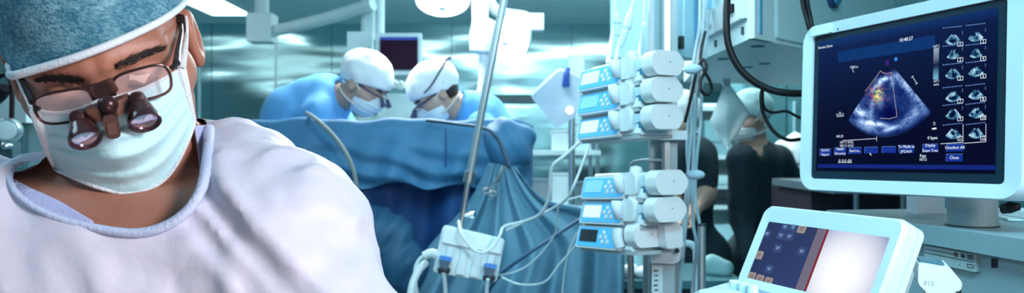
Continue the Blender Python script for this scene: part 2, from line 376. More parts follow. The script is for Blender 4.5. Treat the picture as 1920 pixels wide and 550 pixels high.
bm = BM(); tube(bm, [P(908, 95, 4.1), P(905, 150, 4.1), P(898, 185, 4.1)], [.03, .018], 14, smooth=4); obj('lower_tube', bm, lampbody, t, smooth='auto')
bm = BM(); box(bm, P(985, 42, 4.4), (.20, .08, .09), None); obj('counterweight', bm, lampbody, t, bevel=.015)
# tilted white screen on a stand, middle distance
t = thing('tilted_display', 'tilted pale blue-white display panel on a stand left of the upper pump stack', 'display', P(1055, 700, 4.6))
Mt = frame(P(1052, 185, 4.6), (.80, .25, -.62), (.62, -.15, .80))
bm = BM(); prism(bm, rpoly([(-.15, -.10), (.09, -.15), (.16, .06), (.06, .18), (-.12, .13)], .03), -.02, .03, Mt, 'y'); obj('panel', bm, mat('panel_blue_white', (.62, .76, .90), .5), t, bevel=.006)
bm = BM(); tube(bm, [P(1066, 128, 4.55), P(1062, 142, 4.54), P(1061, 162, 4.55)], [.012, .022], 10, smooth=3); obj('grip', bm, mat('grip_blue', (.01, .07, .35), .4), t, smooth='auto')
bm = BM(); box(bm, P(1080, 160, 4.68), (.09, .06, .34)); obj('side_bar', bm, pale, t, bevel=.01)
bm = BM(); lathe(bm, [(.022, 0), (.02, .012), (.008, .018)], P(1068, 207, 4.55), (0, -1, 0), 16); obj('indicator_lamp', bm, emat('lamp_white', (.9, 1, 1), 2.0), t, smooth='auto')
q = P(1072, 215, 4.66); bm = BM(); tube(bm, [q, Vector((q.x, q.y, .04))], .02, 12); obj('stand_pole', bm, steel, t, smooth='auto')
bm = BM(); lathe(bm, [(.24, 0), (.23, .03), (.05, .05)], (q.x, q.y, 0), n=28); obj('stand_base', bm, grey_plastic, t, smooth='auto')
# instrument trolley behind the drape
t = thing('instrument_trolley', 'pale steel trolley with shelves behind the blue drape, left of the pumps', 'trolley', P(1050, 600, 5.2))
xa, xb = P(985, 0, 5.2).x, P(1125, 0, 5.2).x
for z in (.25, .62, 1.0, 1.36):
    bm = BM(); box(bm, ((xa+xb)/2, 5.4, z), (xb-xa, .5, .03)); obj('shelf', bm, pale, t, bevel=.005)
for x in (xa+.02, xb-.02):
    for y in (5.17, 5.63):
        bm = BM(); tube(bm, [(x, y, 0), (x, y, 1.42)], .014, 10); obj('post', bm, steel, t, smooth='auto')
for k, (px, z, w, h, cl) in enumerate(((1055, 1.375, .14, .12, (.75, .85, .88)), (1088, 1.375, .12, .17, (.55, .75, .8)), (1015, 1.015, .13, .16, (.25, .3, .34)), (1052, 1.015, .14, .2, (.7, .8, .83)), (1095, 1.015, .15, .14, (.14, .2, .24)), (1010, .635, .15, .2, (.6, .7, .72)), (1060, .635, .2, .16, (.1, .14, .17)))):
    x = P(px, 0, 5.3).x; bm = BM(); box(bm, (x, 5.3, z+h/2), (w, .2, h)); box(bm, (x, 5.3, z+h+.006), (w+.01, .21, .012))
    tag(obj('supply_box', bm, mat('box_tone_%d' % k, cl, .5), bevel=.004), ['small white supply box on the top shelf of the distant trolley', 'taller teal supply box on the top shelf of the distant trolley', 'dark grey box at the left of the trolley\'s second shelf', 'tall white box in the middle of the trolley\'s second shelf', 'dark teal box at the right of the trolley\'s second shelf', 'pale box low on the left of the distant trolley', 'black low box on the lowest visible trolley shelf'][k], 'box', 'supply boxes on the distant trolley')

# right-hand background: glass-front cupboards, shelf rack
t = thing('steel_cupboard', 'teal steel cupboard with upright bar handles behind the masked dark-scrubs person', 'cupboard', P(1460, 700, 6.4))
teal = mat('cupboard_teal', (.16, .36, .40), .35, .4)
xa, xb = P(1395, 0, 6.2).x, P(1640, 0, 6.2).x
bm = BM(); box(bm, ((xa+xb)/2, 6.5, 1.02), (xb-xa, .5, 2.0)); obj('carcass', bm, teal, t)
n = 3
for k in range(n):
    w = (xb-xa)/n; xc = xa+w*(k+.5)
    bm = BM(); box(bm, (xc, 6.235, 1.05), (w-.02, .03, 1.9)); d = obj('door', bm, mat('cupboard_door', (.20, .45, .50), .25, .5), t, bevel=.006)
    bm = BM(); tube(bm, [(xc-w/2+.05, 6.19, .5), (xc-w/2+.05, 6.19, 1.75)], .013, 10); obj('handle', bm, mat('handle_pale', (.6, .85, .9), .3, .6), d, smooth='auto')
t = thing('white_storage_rack', 'bright white storage rack glimpsed between the two people in dark scrubs', 'rack', P(1335, 700, 6.0))
xa, xb = P(1290, 0, 5.9).x, P(1392, 0, 5.9).x
rackm = mat('rack_white', (.75, .88, .9), .5)
for z in (.06, .5, .95, 1.32, 1.68):
    bm = BM(); box(bm, ((xa+xb)/2, 6.1, z), (xb-xa, .4, .03)); obj('shelf', bm, rackm, t)
for x in (xa, xb):
    bm = BM(); box(bm, (x, 6.1, .87), (.03, .42, 1.74)); obj('side_panel', bm, rackm, t)
bm = BM(); box(bm, ((xa+xb)/2, 6.31, .87), (xb-xa, .02, 1.74)); obj('back_panel', bm, rackm, t)
for k, (px, z, w, h, cl) in enumerate(((1345, 1.335, .2, .26, (.30, .5, .55)), (1318, .965, .13, .28, (.7, .85, .88)), (1358, .965, .17, .12, (.02, .03, .04)), (1352, .515, .22, .3, (.55, .8, .85)), (1350, 1.085, .16, .1, (.62, .8, .83)))):
    x = P(px, 0, 5.95).x; bm = BM(); box(bm, (x, 6.02, z+h/2), (w, .2, h)); box(bm, (x, 5.915, z+h*.55), (w*.5, .012, h*.3))
    tag(obj('storage_bin', bm, mat('bin_tone_%d' % k, cl, .5), bevel=.006), ['teal bin on the upper shelf of the white rack between the dark-clad people', 'tall white bin on the middle shelf of the white rack', 'flat black bin on the middle shelf of the white rack', 'pale cyan bin on the lower shelf of the white rack', 'small pale bin resting on the flat black bin in the rack'][k], 'bin', 'bins in the white rack')
# trolley with white bundles right of the dark person, below the hoses
t = thing('linen_trolley', 'pale trolley carrying white bundles between masked person and ultrasound monitor', 'trolley', P(1490, 600, 5.2))
xa, xb = P(1445, 0, 5.2).x, P(1560, 0, 5.2).x
bm = BM(); box(bm, ((xa+xb)/2, 5.3, 1.26), (xb-xa, .4, .03)); obj('tabletop', bm, pale, t, bevel=.006)
bm = BM(); box(bm, ((xa+xb)/2, 5.3, .75), (xb-xa-.06, .36, .7)); obj('cabinet', bm, pale, t, bevel=.01)
for sx in (xa+.04, xb-.04):
    for y in (5.14, 5.46):
        bm = BM(); tube(bm, [(sx, y, 0), (sx, y, .42)], .015, 10); obj('leg', bm, steel, t, smooth='auto')
for k, (px, w, h) in enumerate(((1468, .13, .16), (1494, .13, .22), (1525, .14, .14))):
    c = P(px, 0, 5.25); V, Fq = iso(lambda X: ell_sdf(X, (c.x, 5.28, 1.275+h*.48), (w*.5, .12, h*.52))+.012*vnoise([a*22 for a in X], 3+k), *(np.arange(a, b, .012) for a, b in ((c.x-.12, c.x+.12), (5.12, 5.45), (1.2, 1.62))))
    tag(obj('linen_bundle', (V, Fq), cap_white, smooth=True), ['small crumpled white bundle at the left of the linen trolley', 'tallest crumpled white bundle, middle of the linen trolley', 'crumpled white bundle nearest the ultrasound monitor on the linen trolley'][k], 'bundle', 'white bundles on the linen trolley')

# column with round white head at the far left edge
t = thing('wall_gas_column', 'teal-grey supply column behind the surgeon at the far left edge', 'supply column', P(30, 700, 2.9))
colm = mat('column_teal', (.30, .50, .54), .4)
xa, xb = P(-60, 0, 2.9).x, P(72, 0, 2.9).x
bm = BM(); box(bm, ((xa+xb)/2, 3.1, 1.2), (xb-xa, .3, 2.4)); obj('column', bm, colm, t, bevel=.01)
for px in (8, 42):
    bm = BM(); box(bm, (P(px, 0, 2.93).x, 2.93, 1.35), (.022, .03, 1.6)); obj('rail', bm, mat('column_rail', (.16, .32, .36), .35, .5), t, bevel=.003)
bm = BM(); box(bm, P(20, 205, 2.9), (.16, .08, .1)); obj('crossbar', bm, mat('crossbar_pale', (.55, .75, .78), .4), t, bevel=.008)
t = thing('round_mirror', 'round white disc head on a black stem hanging at the far left edge', 'examination mirror', P(22, 240, 2.3))
bm = BM(); c = P(16, 245, 2.3); lathe(bm, [(.031, 0.03), (.0345, .02), (.0345, -.018), (.031, -.024)], c, (.35, -.93, 0), 32); obj('rim', bm, mat('rim_steel', (.45, .6, .65), .3, .7), t, smooth='auto')
bm = BM(); lathe(bm, [(.029, .026), (.026, .034), (.01, .037)], c, (.35, -.93, 0), 32); obj('disc', bm, mat('disc_white', (.55, .75, .8), .3), t, smooth='auto')
bm = BM(); tube(bm, [P(22, 222, 2.31), P(22, 160, 2.31), P(10, 140, 2.32), P(-10, 150, 2.32)], .007, 10, smooth=4); obj('stem', bm, black_rubber, t, smooth='auto')
bm = BM(); tube(bm, [P(-12, 190, 2.34), P(2, 178, 2.33), P(10, 165, 2.32)], .018, 12, smooth=3); obj('grip', bm, black_rubber, t, smooth='auto')
t = thing('rail_clamp', 'dark steel rail clamp below the round white disc at the left edge', 'clamp', P(18, 290, 2.6))
bm = BM(); box(bm, P(18, 290, 2.75), (.05, .05, .09)); obj('body', bm, mat('clamp_dark', (.05, .12, .15), .4), t, bevel=.006)
bm = BM(); lathe(bm, [(.012, 0), (.012, .03), (.006, .035)], P(18, 274, 2.72), (0, -1, 0), 14); obj('knob', bm, steel, t, smooth='auto')
# ================================================================== PEOPLE
def head_sdf(X, fine=True):
    """adult head, x lateral, y forward, z up, eyes at z=0; X local arrays"""
    ax = np.abs(X[0]); Y = [ax, X[1], X[2]]
    d = ell_sdf(Y, (0, -.012, .030), (.076, .097, .087))
    d = smin(d, ell_sdf(Y, (0, .030, -.045), (.061, .062, .074)), .035)
    d = smin(d, cap_sdf(Y, (0, .066, -.100), (.018, .060, -.098), .020, .018), .03)
    d = smin(d, cap_sdf(Y, (.040, .056, -.028), (.058, .030, -.022), .020, .018), .03)
    d = smin(d, cap_sdf(Y, (.008, .083, .024), (.050, .066, .022), .010, .009), .02)
    if fine:
        d = smax(d, -cap_sdf(Y, (.028, .100, .000), (.040, .094, .001), .015, .014), .014)
        d = smin(d, ell_sdf(Y, (.032, .073, .000), (.0165, .0155, .0125)), .006)
        d = smin(d, cap_sdf(Y, (.018, .0845, -.004), (.045, .078, -.003), .0022, .0022), .004)
        d = smin(d, cap_sdf(Y, (.018, .088, -.068), (.0, .092, -.066), .006, .008), .010)
    d = smin(d, cap_sdf(Y, (0, .084, .004), (0, .106, -.034), .008, .0125), .014)
    d = smin(d, cap_sdf(Y, (0, .100, -.040), (.013, .092, -.040), .009, .008), .008)
    e = ell_sdf(Y, (.083, -.014, -.008), (.010, .019, .033))
    if fine: e = smax(e, -ell_sdf(Y, (.092, -.008, -.006), (.007, .010, .020)), .006)
    return smin(d, e, .008)
class Head:
    def __init__(s, org, f, roll=0., scale=1.):
        f = Vector(f).normalized(); u = (Vector((0, 0, 1))-f*f.z).normalized(); r = f.cross(u)
        if roll: 
            q = Matrix.Rotation(roll, 3, f); u = q @ u; r = q @ r
        s.o = Vector(org); s.R = np.array([list(r), list(f), list(u)], f4); s.k = scale; s.r, s.f, s.u = r, f, u
    def loc(s, X):
        a, b, c = (X[i]-f4(s.o[i]) for i in range(3)); return [(s.R[i, 0]*a+s.R[i, 1]*b+s.R[i, 2]*c)/f4(s.k) for i in range(3)]
    def w(s, x, y, z): return s.o+(s.r*x+s.f*y+s.u*z)*s.k
    def sdf(s, X, fine=True): return head_sdf(s.loc(X), fine)*f4(s.k)
    def iso(s, fn, lo, hi, h):
        V, F = iso(fn, *(np.arange(a, b, h) for a, b in zip(lo, hi)))
        W_ = np.array(s.o)+(V*s.k) @ s.R.astype(float); return W_, F
def hand(X, wrist, d, n, side, d0):
    """palm, four bent fingers and a thumb grown onto d0: d points along the fingers, n out of the back of the hand"""
    d = Vector(d).normalized(); n = (Vector(n)-d*Vector(n).dot(d)).normalized(); s = d.cross(n)*side; w = Vector(wrist)
    out = cap_sdf(X, w, w+d*.05, .022, .026); out = smin(out, cap_sdf(X, w+d*.075-s*.024, w+d*.075+s*.024, .0125, .0125), .02)
    for k, L in enumerate((.066, .074, .070, .055)):
        b = w+d*.085+s*(.030-.020*k); m = b+(d*.75-n*.35)*L*.5; e = m+(d*.35-n*.9)*L*.5
        out = smin(out, smin(cap_sdf(X, b, m, .0095, .009), cap_sdf(X, m, e, .009, .0075), .004), .004)
    b = w+d*.025+s*.026; m = b+(d*.5+s*.7)*.04; out = smin(out, smin(cap_sdf(X, b, m, .013, .011), cap_sdf(X, m, m+(d*.8-n*.4)*.03, .011, .009), .005), .012)
    return smin(d0, out, .015)
def axis_grid(lo, hi, h, segs=()):
    """grid coordinates with finer stretches (a, b, h2)"""
    xs = [lo]
    while xs[-1] < hi:
        hh = h
        for a, b, h2 in segs:
            if a-h <= xs[-1] <= b: hh = h2
        xs.append(xs[-1]+hh)
    return np.array(xs, f4)
def caps_union(X, caps, k):
    d = None
    for c in caps:
        e = cap_sdf(X, *c); d = e if d is None else smin(d, e, k)
    return d
def background_person(label, H, body, hands, clothes, cloth_name, cloth_mat, capm, feet, cut, strapm=None, bumps=.006, hem=None, bare=()):
    pts = [np.array(c[i]) for c in body for i in (0, 1)]; lo = np.min(pts, 0)-.24; hi = np.max(pts, 0)+.24; o = np.array(H.o)
    lo = np.minimum(lo, o-.2); hi = np.maximum(hi, o+.2); lo[2] = -.03
    def fn(X):
        d = caps_union(X, body, .07); hd = H.sdf(X); nk = cap_sdf(X, H.w(0, -.03, -.07), body[0][0], .052, .06)
        d = smin(d, smin(hd, nk, .02), .03)
        for f_ in feet: d = smin(d, smax(ell_sdf(X, f_, (.05, .12, .06)), -X[2]+f4(.002), .01), .03)
        for hnd in hands: d = hand(X, *hnd, d)
        return d
    fz = [(o[2]-.16, o[2]+.16, .0065)]
    V, F = iso(fn, axis_grid(lo[0], hi[0], .014, [(o[0]-.14, o[0]+.14, .0065)]), axis_grid(lo[1], hi[1], .014, [(o[1]-.14, o[1]+.14, .0065)]), axis_grid(lo[2], hi[2], .018, fz))
    p = obj('person', (V, F), skin_bg, smooth=True); tag(p, label, 'person')
    cov = [c for i, c in enumerate(body) if i not in bare]
    def cf(X):
        d = smin(caps_union(X, clothes, .06), caps_union(X, cov, .07)-f4(.014), .02)-f4(bumps)*vnoise([X[0]*9, X[1]*9, X[2]*6], 11)-f4(bumps*.7)*vnoise([X[0]*22, X[1]*22, X[2]*10], 5)
        if hem is not None: d = np.maximum(d, f4(hem)-X[2])
        return smax(d, -cut(X), .006) if cut else d
    V, F = iso(cf, axis_grid(lo[0]-.05, hi[0]+.05, .013), axis_grid(lo[1]-.05, hi[1]+.05, .013), axis_grid(.02, hi[2], .014))
    obj(cloth_name, (V, F), cloth_mat, p, smooth=True)
    cap = H.iso(lambda X: np.maximum(ell_sdf(X, (0, -.018, .048), (.098, .126, .102))-f4(.004)*vnoise([a*30 for a in X], 2), -(X[2]-.004-.32*X[1])), (-.12, -.15, -.06), (.12, .13, .16), .0065)
    cp = obj('surgical_cap', cap, capm, p, smooth='auto', ang=50)
    def msk(X):
        d = smin(ell_sdf(X, (0, .040, -.058), (.069, .068, .066)), cap_sdf(X, (0, .080, -.012), (0, .106, -.042), .012, .018), .03)+f4(.0015)*np.sin(X[2]*300)
        return np.maximum(np.maximum(d, X[2]+.006+.25*np.abs(X[0])), -(X[1]-.010))
    mk = obj('face_mask', H.iso(msk, (-.09, -.01, -.14), (.09, .14, .02), .005), mat('mask_white', (.72, .80, .86), .8), p, smooth='auto', ang=50)
    bm = BM()
    for sx in (-1, 1):
        tube(bm, [H.w(sx*.062, .045, -.03), H.w(sx*.080, .01, -.005), H.w(sx*.09, -.05, .03)], .0045, 6, smooth=4)
        tube(bm, [H.w(sx*.062, .040, -.08), H.w(sx*.075, -.01, -.075), H.w(sx*.055, -.075, -.06), H.w(0, -.095, -.055)], .0045, 6, smooth=4)
    obj('strap', bm, strapm or MATS['mask_white'], mk, smooth='auto')
    bm = BM()
    for sx in (-1, 1): tube(bm, [H.w(sx*.014, .095, .020), H.w(sx*.034, .090, .026), H.w(sx*.054, .068, .018)], [.003, .0045, .003], 6, caps=True)
    obj('eyebrow', bm, mat('hair_dark', (.02, .012, .01), .6), p, smooth=True)
    return p, cp
# ---- left masked surgeon, leaning to the right over the table
HB = Head(P(684, 160, 3.45), (.80, -.22, -.56))
hipB = P(545, 480, 3.62); floorB = Vector((hipB.x, hipB.y, 0))
sB1, sB2 = P(592, 218, 3.38), P(618, 196, 3.72); eB1, eB2 = P(640, 320, 3.40), P(680, 300, 3.75); wB1, wB2 = P(712, 300, 3.38), P(725, 300, 3.68)
bodyB = [(P(628, 185, 3.52), P(590, 200, 3.55), .07, .11), (P(590, 200, 3.55), hipB, .11, .13), (sB1, eB1, .05, .042), (eB1, wB1, .04, .028), (sB2, eB2, .05, .042), (eB2, wB2, .04, .028)]
for sy in (-.1, .1):
    bodyB += [(hipB+Vector((0, sy, -.03)), floorB+Vector((.02, sy, .48)), .085, .058), (floorB+Vector((.02, sy, .48)), floorB+Vector((0, sy, .08)), .055, .04)]
clB = [(P(606, 190, 3.52), P(562, 222, 3.55), .115, .155), (P(562, 222, 3.55), hipB, .155, .17), (hipB, floorB+Vector((0, 0, .5)), .18, .22), (sB1, eB1, .075, .07), (eB1, wB1, .068, .045), (sB2, eB2, .075, .07), (eB2, wB2, .068, .045)]
pB, cB_ = background_person('person in bulbous white surgical cap and blue gown leaning right behind the blue drape', HB, bodyB, [(wB1, (.8, -.1, -.4), (0, -.3, .9), 1), (wB2, (.8, 0, -.4), (0, .3, .9), -1)], clB, 'surgical_gown', gown_blue, cap_white,
    [floorB+Vector((.05, -.1, .04)), floorB+Vector((.05, .1, .04))], lambda X: cap_sdf(X, HB.w(0, -.02, -.06), P(640, 178, 3.5), .075, .06), strapm=mat('strap_cream', (.74, .66, .58), .8), hem=.42, bumps=.013)
bm = BM(); c = HB.w(0, -.11, .01); tube(bm, [HB.w(.03, -.105, .06), HB.w(.0, -.13, .045), HB.w(-.04, -.135, .0), HB.w(-.03, -.125, -.05)], [.010, .022, .018, .008], 10, smooth=4); obj('cap_ties', bm, mat('cap_tie_teal', (.10, .50, .62), .7), cB_, smooth='auto')
t = thing('surgical_loupes', 'dark blue magnifying loupes hanging from the face of the left masked surgeon', 'loupes', HB.w(0, .12, .0))
def small_loupes(t, H):
    dk = mat('loupe_blue_black', (.01, .02, .10), .35)
    bm = BM(); tube(bm, [H.w(-.08, -.02, .006), H.w(-.075, .06, .006), H.w(-.03, .108, .004), H.w(.03, .108, .004), H.w(.075, .06, .006), H.w(.08, -.02, .006)], .0035, 8, smooth=4); obj('frame', bm, dk, t, smooth='auto')
    for sx in (-1, 1):
        bm = BM(); lathe(bm, [(.008, 0), (.009, .015), (.012, .032), (.012, .036)], H.w(sx*.028, .112, .0), H.f*.75-H.u*.66, 16); obj('loupe_barrel', bm, dk, t, smooth='auto')
small_loupes(t, HB)
# ---- right masked surgeon, facing left and bowed
HC = Head(P(816, 178, 3.55), (-.76, -.20, -.60))
hipC = P(950, 480, 3.66); floorC = Vector((hipC.x, hipC.y, 0))
sC1, sC2 = P(905, 240, 3.42), P(880, 222, 3.78); eC1, eC2 = P(860, 330, 3.42), P(850, 300, 3.8); wC1, wC2 = P(808, 300, 3.38), P(805, 300, 3.72)
bodyC = [(P(873, 208, 3.60), P(900, 225, 3.62), .065, .10), (P(900, 225, 3.62), hipC, .10, .12), (sC1, eC1, .045, .04), (eC1, wC1, .038, .026), (sC2, eC2, .045, .04), (eC2, wC2, .038, .026)]
for sy in (-.1, .1):
    bodyC += [(hipC+Vector((0, sy, -.03)), floorC+Vector((-.02, sy, .48)), .08, .055), (floorC+Vector((-.02, sy, .48)), floorC+Vector((0, sy, .08)), .052, .04)]
clC = [(P(893, 222, 3.60), P(918, 258, 3.62), .088, .13), (P(918, 258, 3.62), hipC, .13, .155), (hipC, floorC+Vector((0, 0, .5)), .165, .21), (sC1, eC1, .068, .062), (eC1, wC1, .06, .042), (sC2, eC2, .068, .062), (eC2, wC2, .06, .042)]
pC, cC_ = background_person('person in white surgical cap with dark head strap, bowed left behind the drape', HC, bodyC, [(wC1, (-.8, -.1, -.4), (0, -.3, .9), -1), (wC2, (-.8, 0, -.4), (0, .3, .9), 1)], clC, 'surgical_gown', gown_blue, cap_white,
    [floorC+Vector((-.05, -.1, .04)), floorC+Vector((-.05, .1, .04))], lambda X: cap_sdf(X, HC.w(0, -.02, -.07), P(864, 200, 3.58), .07, .058), strapm=MATS['strap_cream'], hem=.42, bumps=.013)
bm = BM(); V, F = HC.iso(lambda X: np.maximum(ell_sdf(X, (0, -.03, .0), (.079, .085, .07)), X[1]+.035), (-.1, -.14, -.1), (.1, -.02, .09), .006); obj('hair', (V, F), MATS['hair_dark'], pC, smooth=True)
t = thing('surgical_loupes', 'dark magnifying loupes with head strap worn by the right, bowed masked surgeon', 'loupes', HC.w(0, .12, 0)); small_loupes(t, HC)
bm = BM(); tube(bm, [HC.w(sx*a*1.07, b*1.10-.002, z*1.12) for sx, a, b, z in ((1, .094, .05, .035), (1, .0985, 0, .045), (1, .082, -.07, .075), (1, .045, -.115, .085), (-1, .0, -.138, .08), (-1, .06, -.11, .085), (-1, .0985, 0, .045), (-1, .094, .05, .035))], (.010, .003), 8, smooth=4, flat=tuple(HC.u)); obj('head_strap', bm, mat('strap_navy', (.01, .02, .08), .6), t, smooth='auto')
# ---- standing person in dark scrubs with cap and mask
navy = mat('scrubs_navy', (.010, .030, .045), .8, bump=.3, bscale=14, var=.25)
HD = Head(P(1404, 222, 4.1), (-.90, -.34, -.18))
hD = P(1425, 480, 4.12); fD = Vector((hD.x, hD.y, 0))
sD1, sD2 = P(1392, 300, 4.0), P(1458, 300, 4.2); eD1, eD2 = P(1392, 405, 3.98), P(1520, 392, 4.22); wD1, wD2 = P(1402, 480, 3.86), P(1470, 455, 4.12)
bodyD = [(P(1416, 284, 4.13), P(1422, 310, 4.12), .062, .085), (P(1422, 310, 4.12), hD, .09, .095), (P(1392, 300, 4.03), P(1452, 300, 4.18), .055, .055), (sD1, eD1, .046, .04), (eD1, wD1, .038, .026), (sD2, eD2, .046, .04), (eD2, wD2, .038, .026)]
legs = []
for sx in (-.09, .09): legs += [(hD+Vector((sx, 0, -.02)), fD+Vector((sx, 0, .47)), .085, .058), (fD+Vector((sx, 0, .47)), fD+Vector((sx, 0, .08)), .055, .038)]
clD = [(P(1422, 306, 4.12), hD, .105, .12), (P(1394, 302, 4.03), P(1454, 303, 4.18), .066, .066), (sD1, sD1.lerp(eD1, .75), .068, .072), (sD2, sD2.lerp(eD2, .95), .068, .066)]+[(a, b, r0+.035, r1+.04) for a, b, r0, r1 in legs]
background_person('person in dark navy scrubs, patterned cap and mask standing left of the ultrasound monitor', HD, bodyD+legs, [(wD1, (.1, -.2, -.9), (-.9, 0, 0), 1), (wD2, (-.7, -.2, -.6), (.5, -.6, .3), 1)], clD, 'scrubs', navy, mat('cap_pale_teal', (.45, .68, .70), .8, bump=.3, bscale=40, var=.25, vscale=60),
    [fD+Vector((-.09, -.05, .04)), fD+Vector((.09, -.05, .04))], lambda X: smin(cap_sdf(X, HD.w(0, -.02, -.06), P(1411, 287, 4.1), .075, .066), cap_sdf(X, P(1408, 285, 4.02), P(1402, 310, 3.96), .06, .02), .03), hem=.1)
# ---- second person in dark scrubs, half hidden behind the pump cables
HE = Head(P(1272, 226, 3.95), (-.75, -.6, -.2))
hE = P(1296, 470, 3.95); fE = Vector((hE.x, hE.y, 0))
sE1, sE2 = P(1264, 285, 3.86), P(1314, 290, 4.0); eE1, eE2 = P(1256, 380, 3.82), P(1322, 362, 3.9); wE1, wE2 = P(1250, 440, 3.7), P(1296, 408, 3.7)
bodyE = [(P(1284, 278, 3.97), P(1290, 305, 3.95), .06, .08), (P(1290, 305, 3.95), hE, .082, .09), (P(1270, 290, 3.88), P(1310, 292, 4.0), .045, .045), (sE1, eE1, .045, .04), (eE1, wE1, .038, .026), (sE2, eE2, .047, .042), (eE2, wE2, .042, .028)]
legs = []
for sx in (-.08, .08): legs += [(hE+Vector((sx, 0, -.02)), fE+Vector((sx, 0, .47)), .08, .055), (fE+Vector((sx, 0, .47)), fE+Vector((sx, 0, .08)), .052, .038)]
clE = [(P(1290, 302, 3.95), hE, .095, .112), (P(1268, 290, 3.88), P(1312, 292, 4.0), .055, .055), (sE1, sE1.lerp(eE1, .6), .062, .068), (sE2, sE2.lerp(eE2, .62), .062, .07)]+[(a, b, r0+.035, r1+.04) for a, b, r0, r1 in legs]
background_person('person in dark short-sleeved scrubs with bare forearm, half hidden behind the pump cables', HE, bodyE+legs, [(wE1, (.1, -.3, -.9), (-.9, 0, 0), 1), (wE2, (-.8, -.5, -.1), (.2, -.5, .8), -1)], clE, 'scrubs', navy, cap_white,
    [fE+Vector((-.08, -.05, .04)), fE+Vector((.08, -.05, .04))], lambda X: cap_sdf(X, HE.w(0, -.02, -.08), P(1288, 282, 3.95), .068, .055), hem=.1, bare=(4, 6))

# ------------------------------------------------------------------ foreground surgeon
eyemid = P(196, 166, .775); f0 = Vector((-eyemid.x, -eyemid.y, 0)).normalized()
pit = math.radians(27); FA = f0*math.cos(pit)-Vector((0, 0, 1))*math.sin(pit)
KS = 1.07
HA = Head(eyemid-FA*.086*KS, FA, math.radians(17), KS)
if HA.u.dot(Vector((-f0.y, f0.x, 0))) > 0: HA = Head(HA.o, FA, math.radians(-17), KS)
neck0 = HA.w(0, -.03, -.055); neck1 = P(236, 425, .93)
shR, shL = P(522, 452, .86), P(-130, 440, .82)
def torso(X, off=0.):
    o = off
    d = cap_sdf(X, shR, shL, .062+o, .062+o)
    d = smin(d, cap_sdf(X, P(400, 325, .97), P(90, 408, .95), .052+o, .052+o), .07)
    d = smin(d, cap_sdf(X, P(472, 346, .93), shR, .052+o, .062+o), .06)
    d = smin(d, cap_sdf(X, P(370, 640, .90), P(90, 640, .88), .13+o, .13+o), .09)
    d = smin(d, cap_sdf(X, P(330, 1000, .98), P(130, 1000, .96), .135+o, .135+o), .09)
    d = smin(d, cap_sdf(X, shR, P(690, 660, .80), .060+o, .050+o), .05)
    d = smin(d, cap_sdf(X, shL, P(-210, 680, .76), .060+o, .050+o), .05)
    return d
def bodyA(X):
    hd = HA.sdf(X); nk = cap_sdf(X, neck0, neck1, .060, .068)
    d = smin(torso(X), nk, .06)
    stern = smin(cap_sdf(X, HA.w(.05, .01, -.06), P(225, 450, .86), .010, .012), cap_sdf(X, HA.w(-.05, .01, -.06), P(270, 455, .86), .010, .012), .01)
    d = smin(d, stern, .05)
    return smin(d, hd, .022)
V, F = iso(bodyA, axis_grid(-.86, .02, .012, [(-.56, -.27, .0032)]), axis_grid(.62, 1.16, .012, [(.68, 1.0, .0035)]), axis_grid(.80, 1.66, .014, [(1.26, 1.62, .0032)]))
pA = obj('person', (V, F), skin_m, smooth=True)
tag(pA, 'large foreground surgeon person in blue cap, white mask and pale gown, head bowed and tilted', 'person')
# gown
def fold(X):
    w = vnoise([X[0]*5, X[1]*5, X[2]*5], 21)*.9
    s = X[0]*.78+X[2]*.62; r = X[0]*.62-X[2]*.78                # across and along the pull from shoulder to chest
    a = .35-np.abs(vnoise([s*11+w, r*4.5+w, X[1]*5], 9)); b = .35-np.abs(vnoise([s*25+2*w, r*9, X[1]*9], 4)); d = .3-np.abs(vnoise([s*34, r*30+w, X[1]*20], 8))
    return (.020*a+.011*b+.0045*d+.0016*vnoise([X[0]*60, X[1]*60, X[2]*50], 2)).astype(f4)
def gown_s(X): return torso(X, .014)
def gownf(X): return gown_s(X)-fold(X)
V, F = iso(gownf, axis_grid(-.90, .06, .0052), axis_grid(.60, 1.20, .0055), axis_grid(.84, 1.52, .0052))
hole = [(388, 228), (386, 300), (374, 366), (334, 414), (255, 436), (172, 424), (92, 402), (36, 362), (18, 330), (26, 306), (92, 296), (200, 200), (340, 190)]
def in_poly(px, py, poly):
    r = np.zeros(len(px), bool); n = len(poly)
    for i in range(n):
        (x0, y0), (x1, y1) = poly[i], poly[(i+1) % n]
        r ^= ((y0 > py) != (y1 > py)) & (px < (x1-x0)*(py-y0)/(y1-y0+1e-9)+x0)
    return r
C_ = V[F].mean(1); qx = 960+C_[:, 0]/C_[:, 1]*FPX; qy = 275-(C_[:, 2]-CAMZ)/C_[:, 1]*FPX
keep = ~(in_poly(qx, qy, hole) & (C_[:, 1] < .955)); F = F[keep]
gown_m = mat('gown_white_cloth', (.62, .62, .76), .55, bump=.6, bscale=24, var=.04, vscale=7)
nt = gown_m.node_tree; tcg = nt.nodes.new('ShaderNodeTexCoord'); vo = nt.nodes.new('ShaderNodeTexVoronoi'); vo.feature = 'DISTANCE_TO_EDGE'; vo.inputs['Scale'].default_value = 7
nw = nt.nodes.new('ShaderNodeTexNoise'); nw.inputs['Scale'].default_value = 6; nt.links.new(tcg.outputs['Object'], nw.inputs['Vector']); ad = nt.nodes.new('ShaderNodeMixRGB'); ad.inputs[0].default_value = .35
nt.links.new(tcg.outputs['Object'], ad.inputs[1]); nt.links.new(nw.outputs['Color'], ad.inputs[2]); nt.links.new(ad.outputs[0], vo.inputs['Vector'])
bq = nt.nodes.new('ShaderNodeBump'); bq.inputs['Strength'].default_value = .13; bq.inputs['Distance'].default_value = .03; nt.links.new(vo.outputs['Distance'], bq.inputs['Height'])
old = nt.nodes['Bump']; nt.links.new(bq.outputs[0], old.inputs['Normal'])
gA = obj('surgical_gown', (V, F), gown_m, pA, smooth=True); gA['label'] = 'pale lavender-white gown'
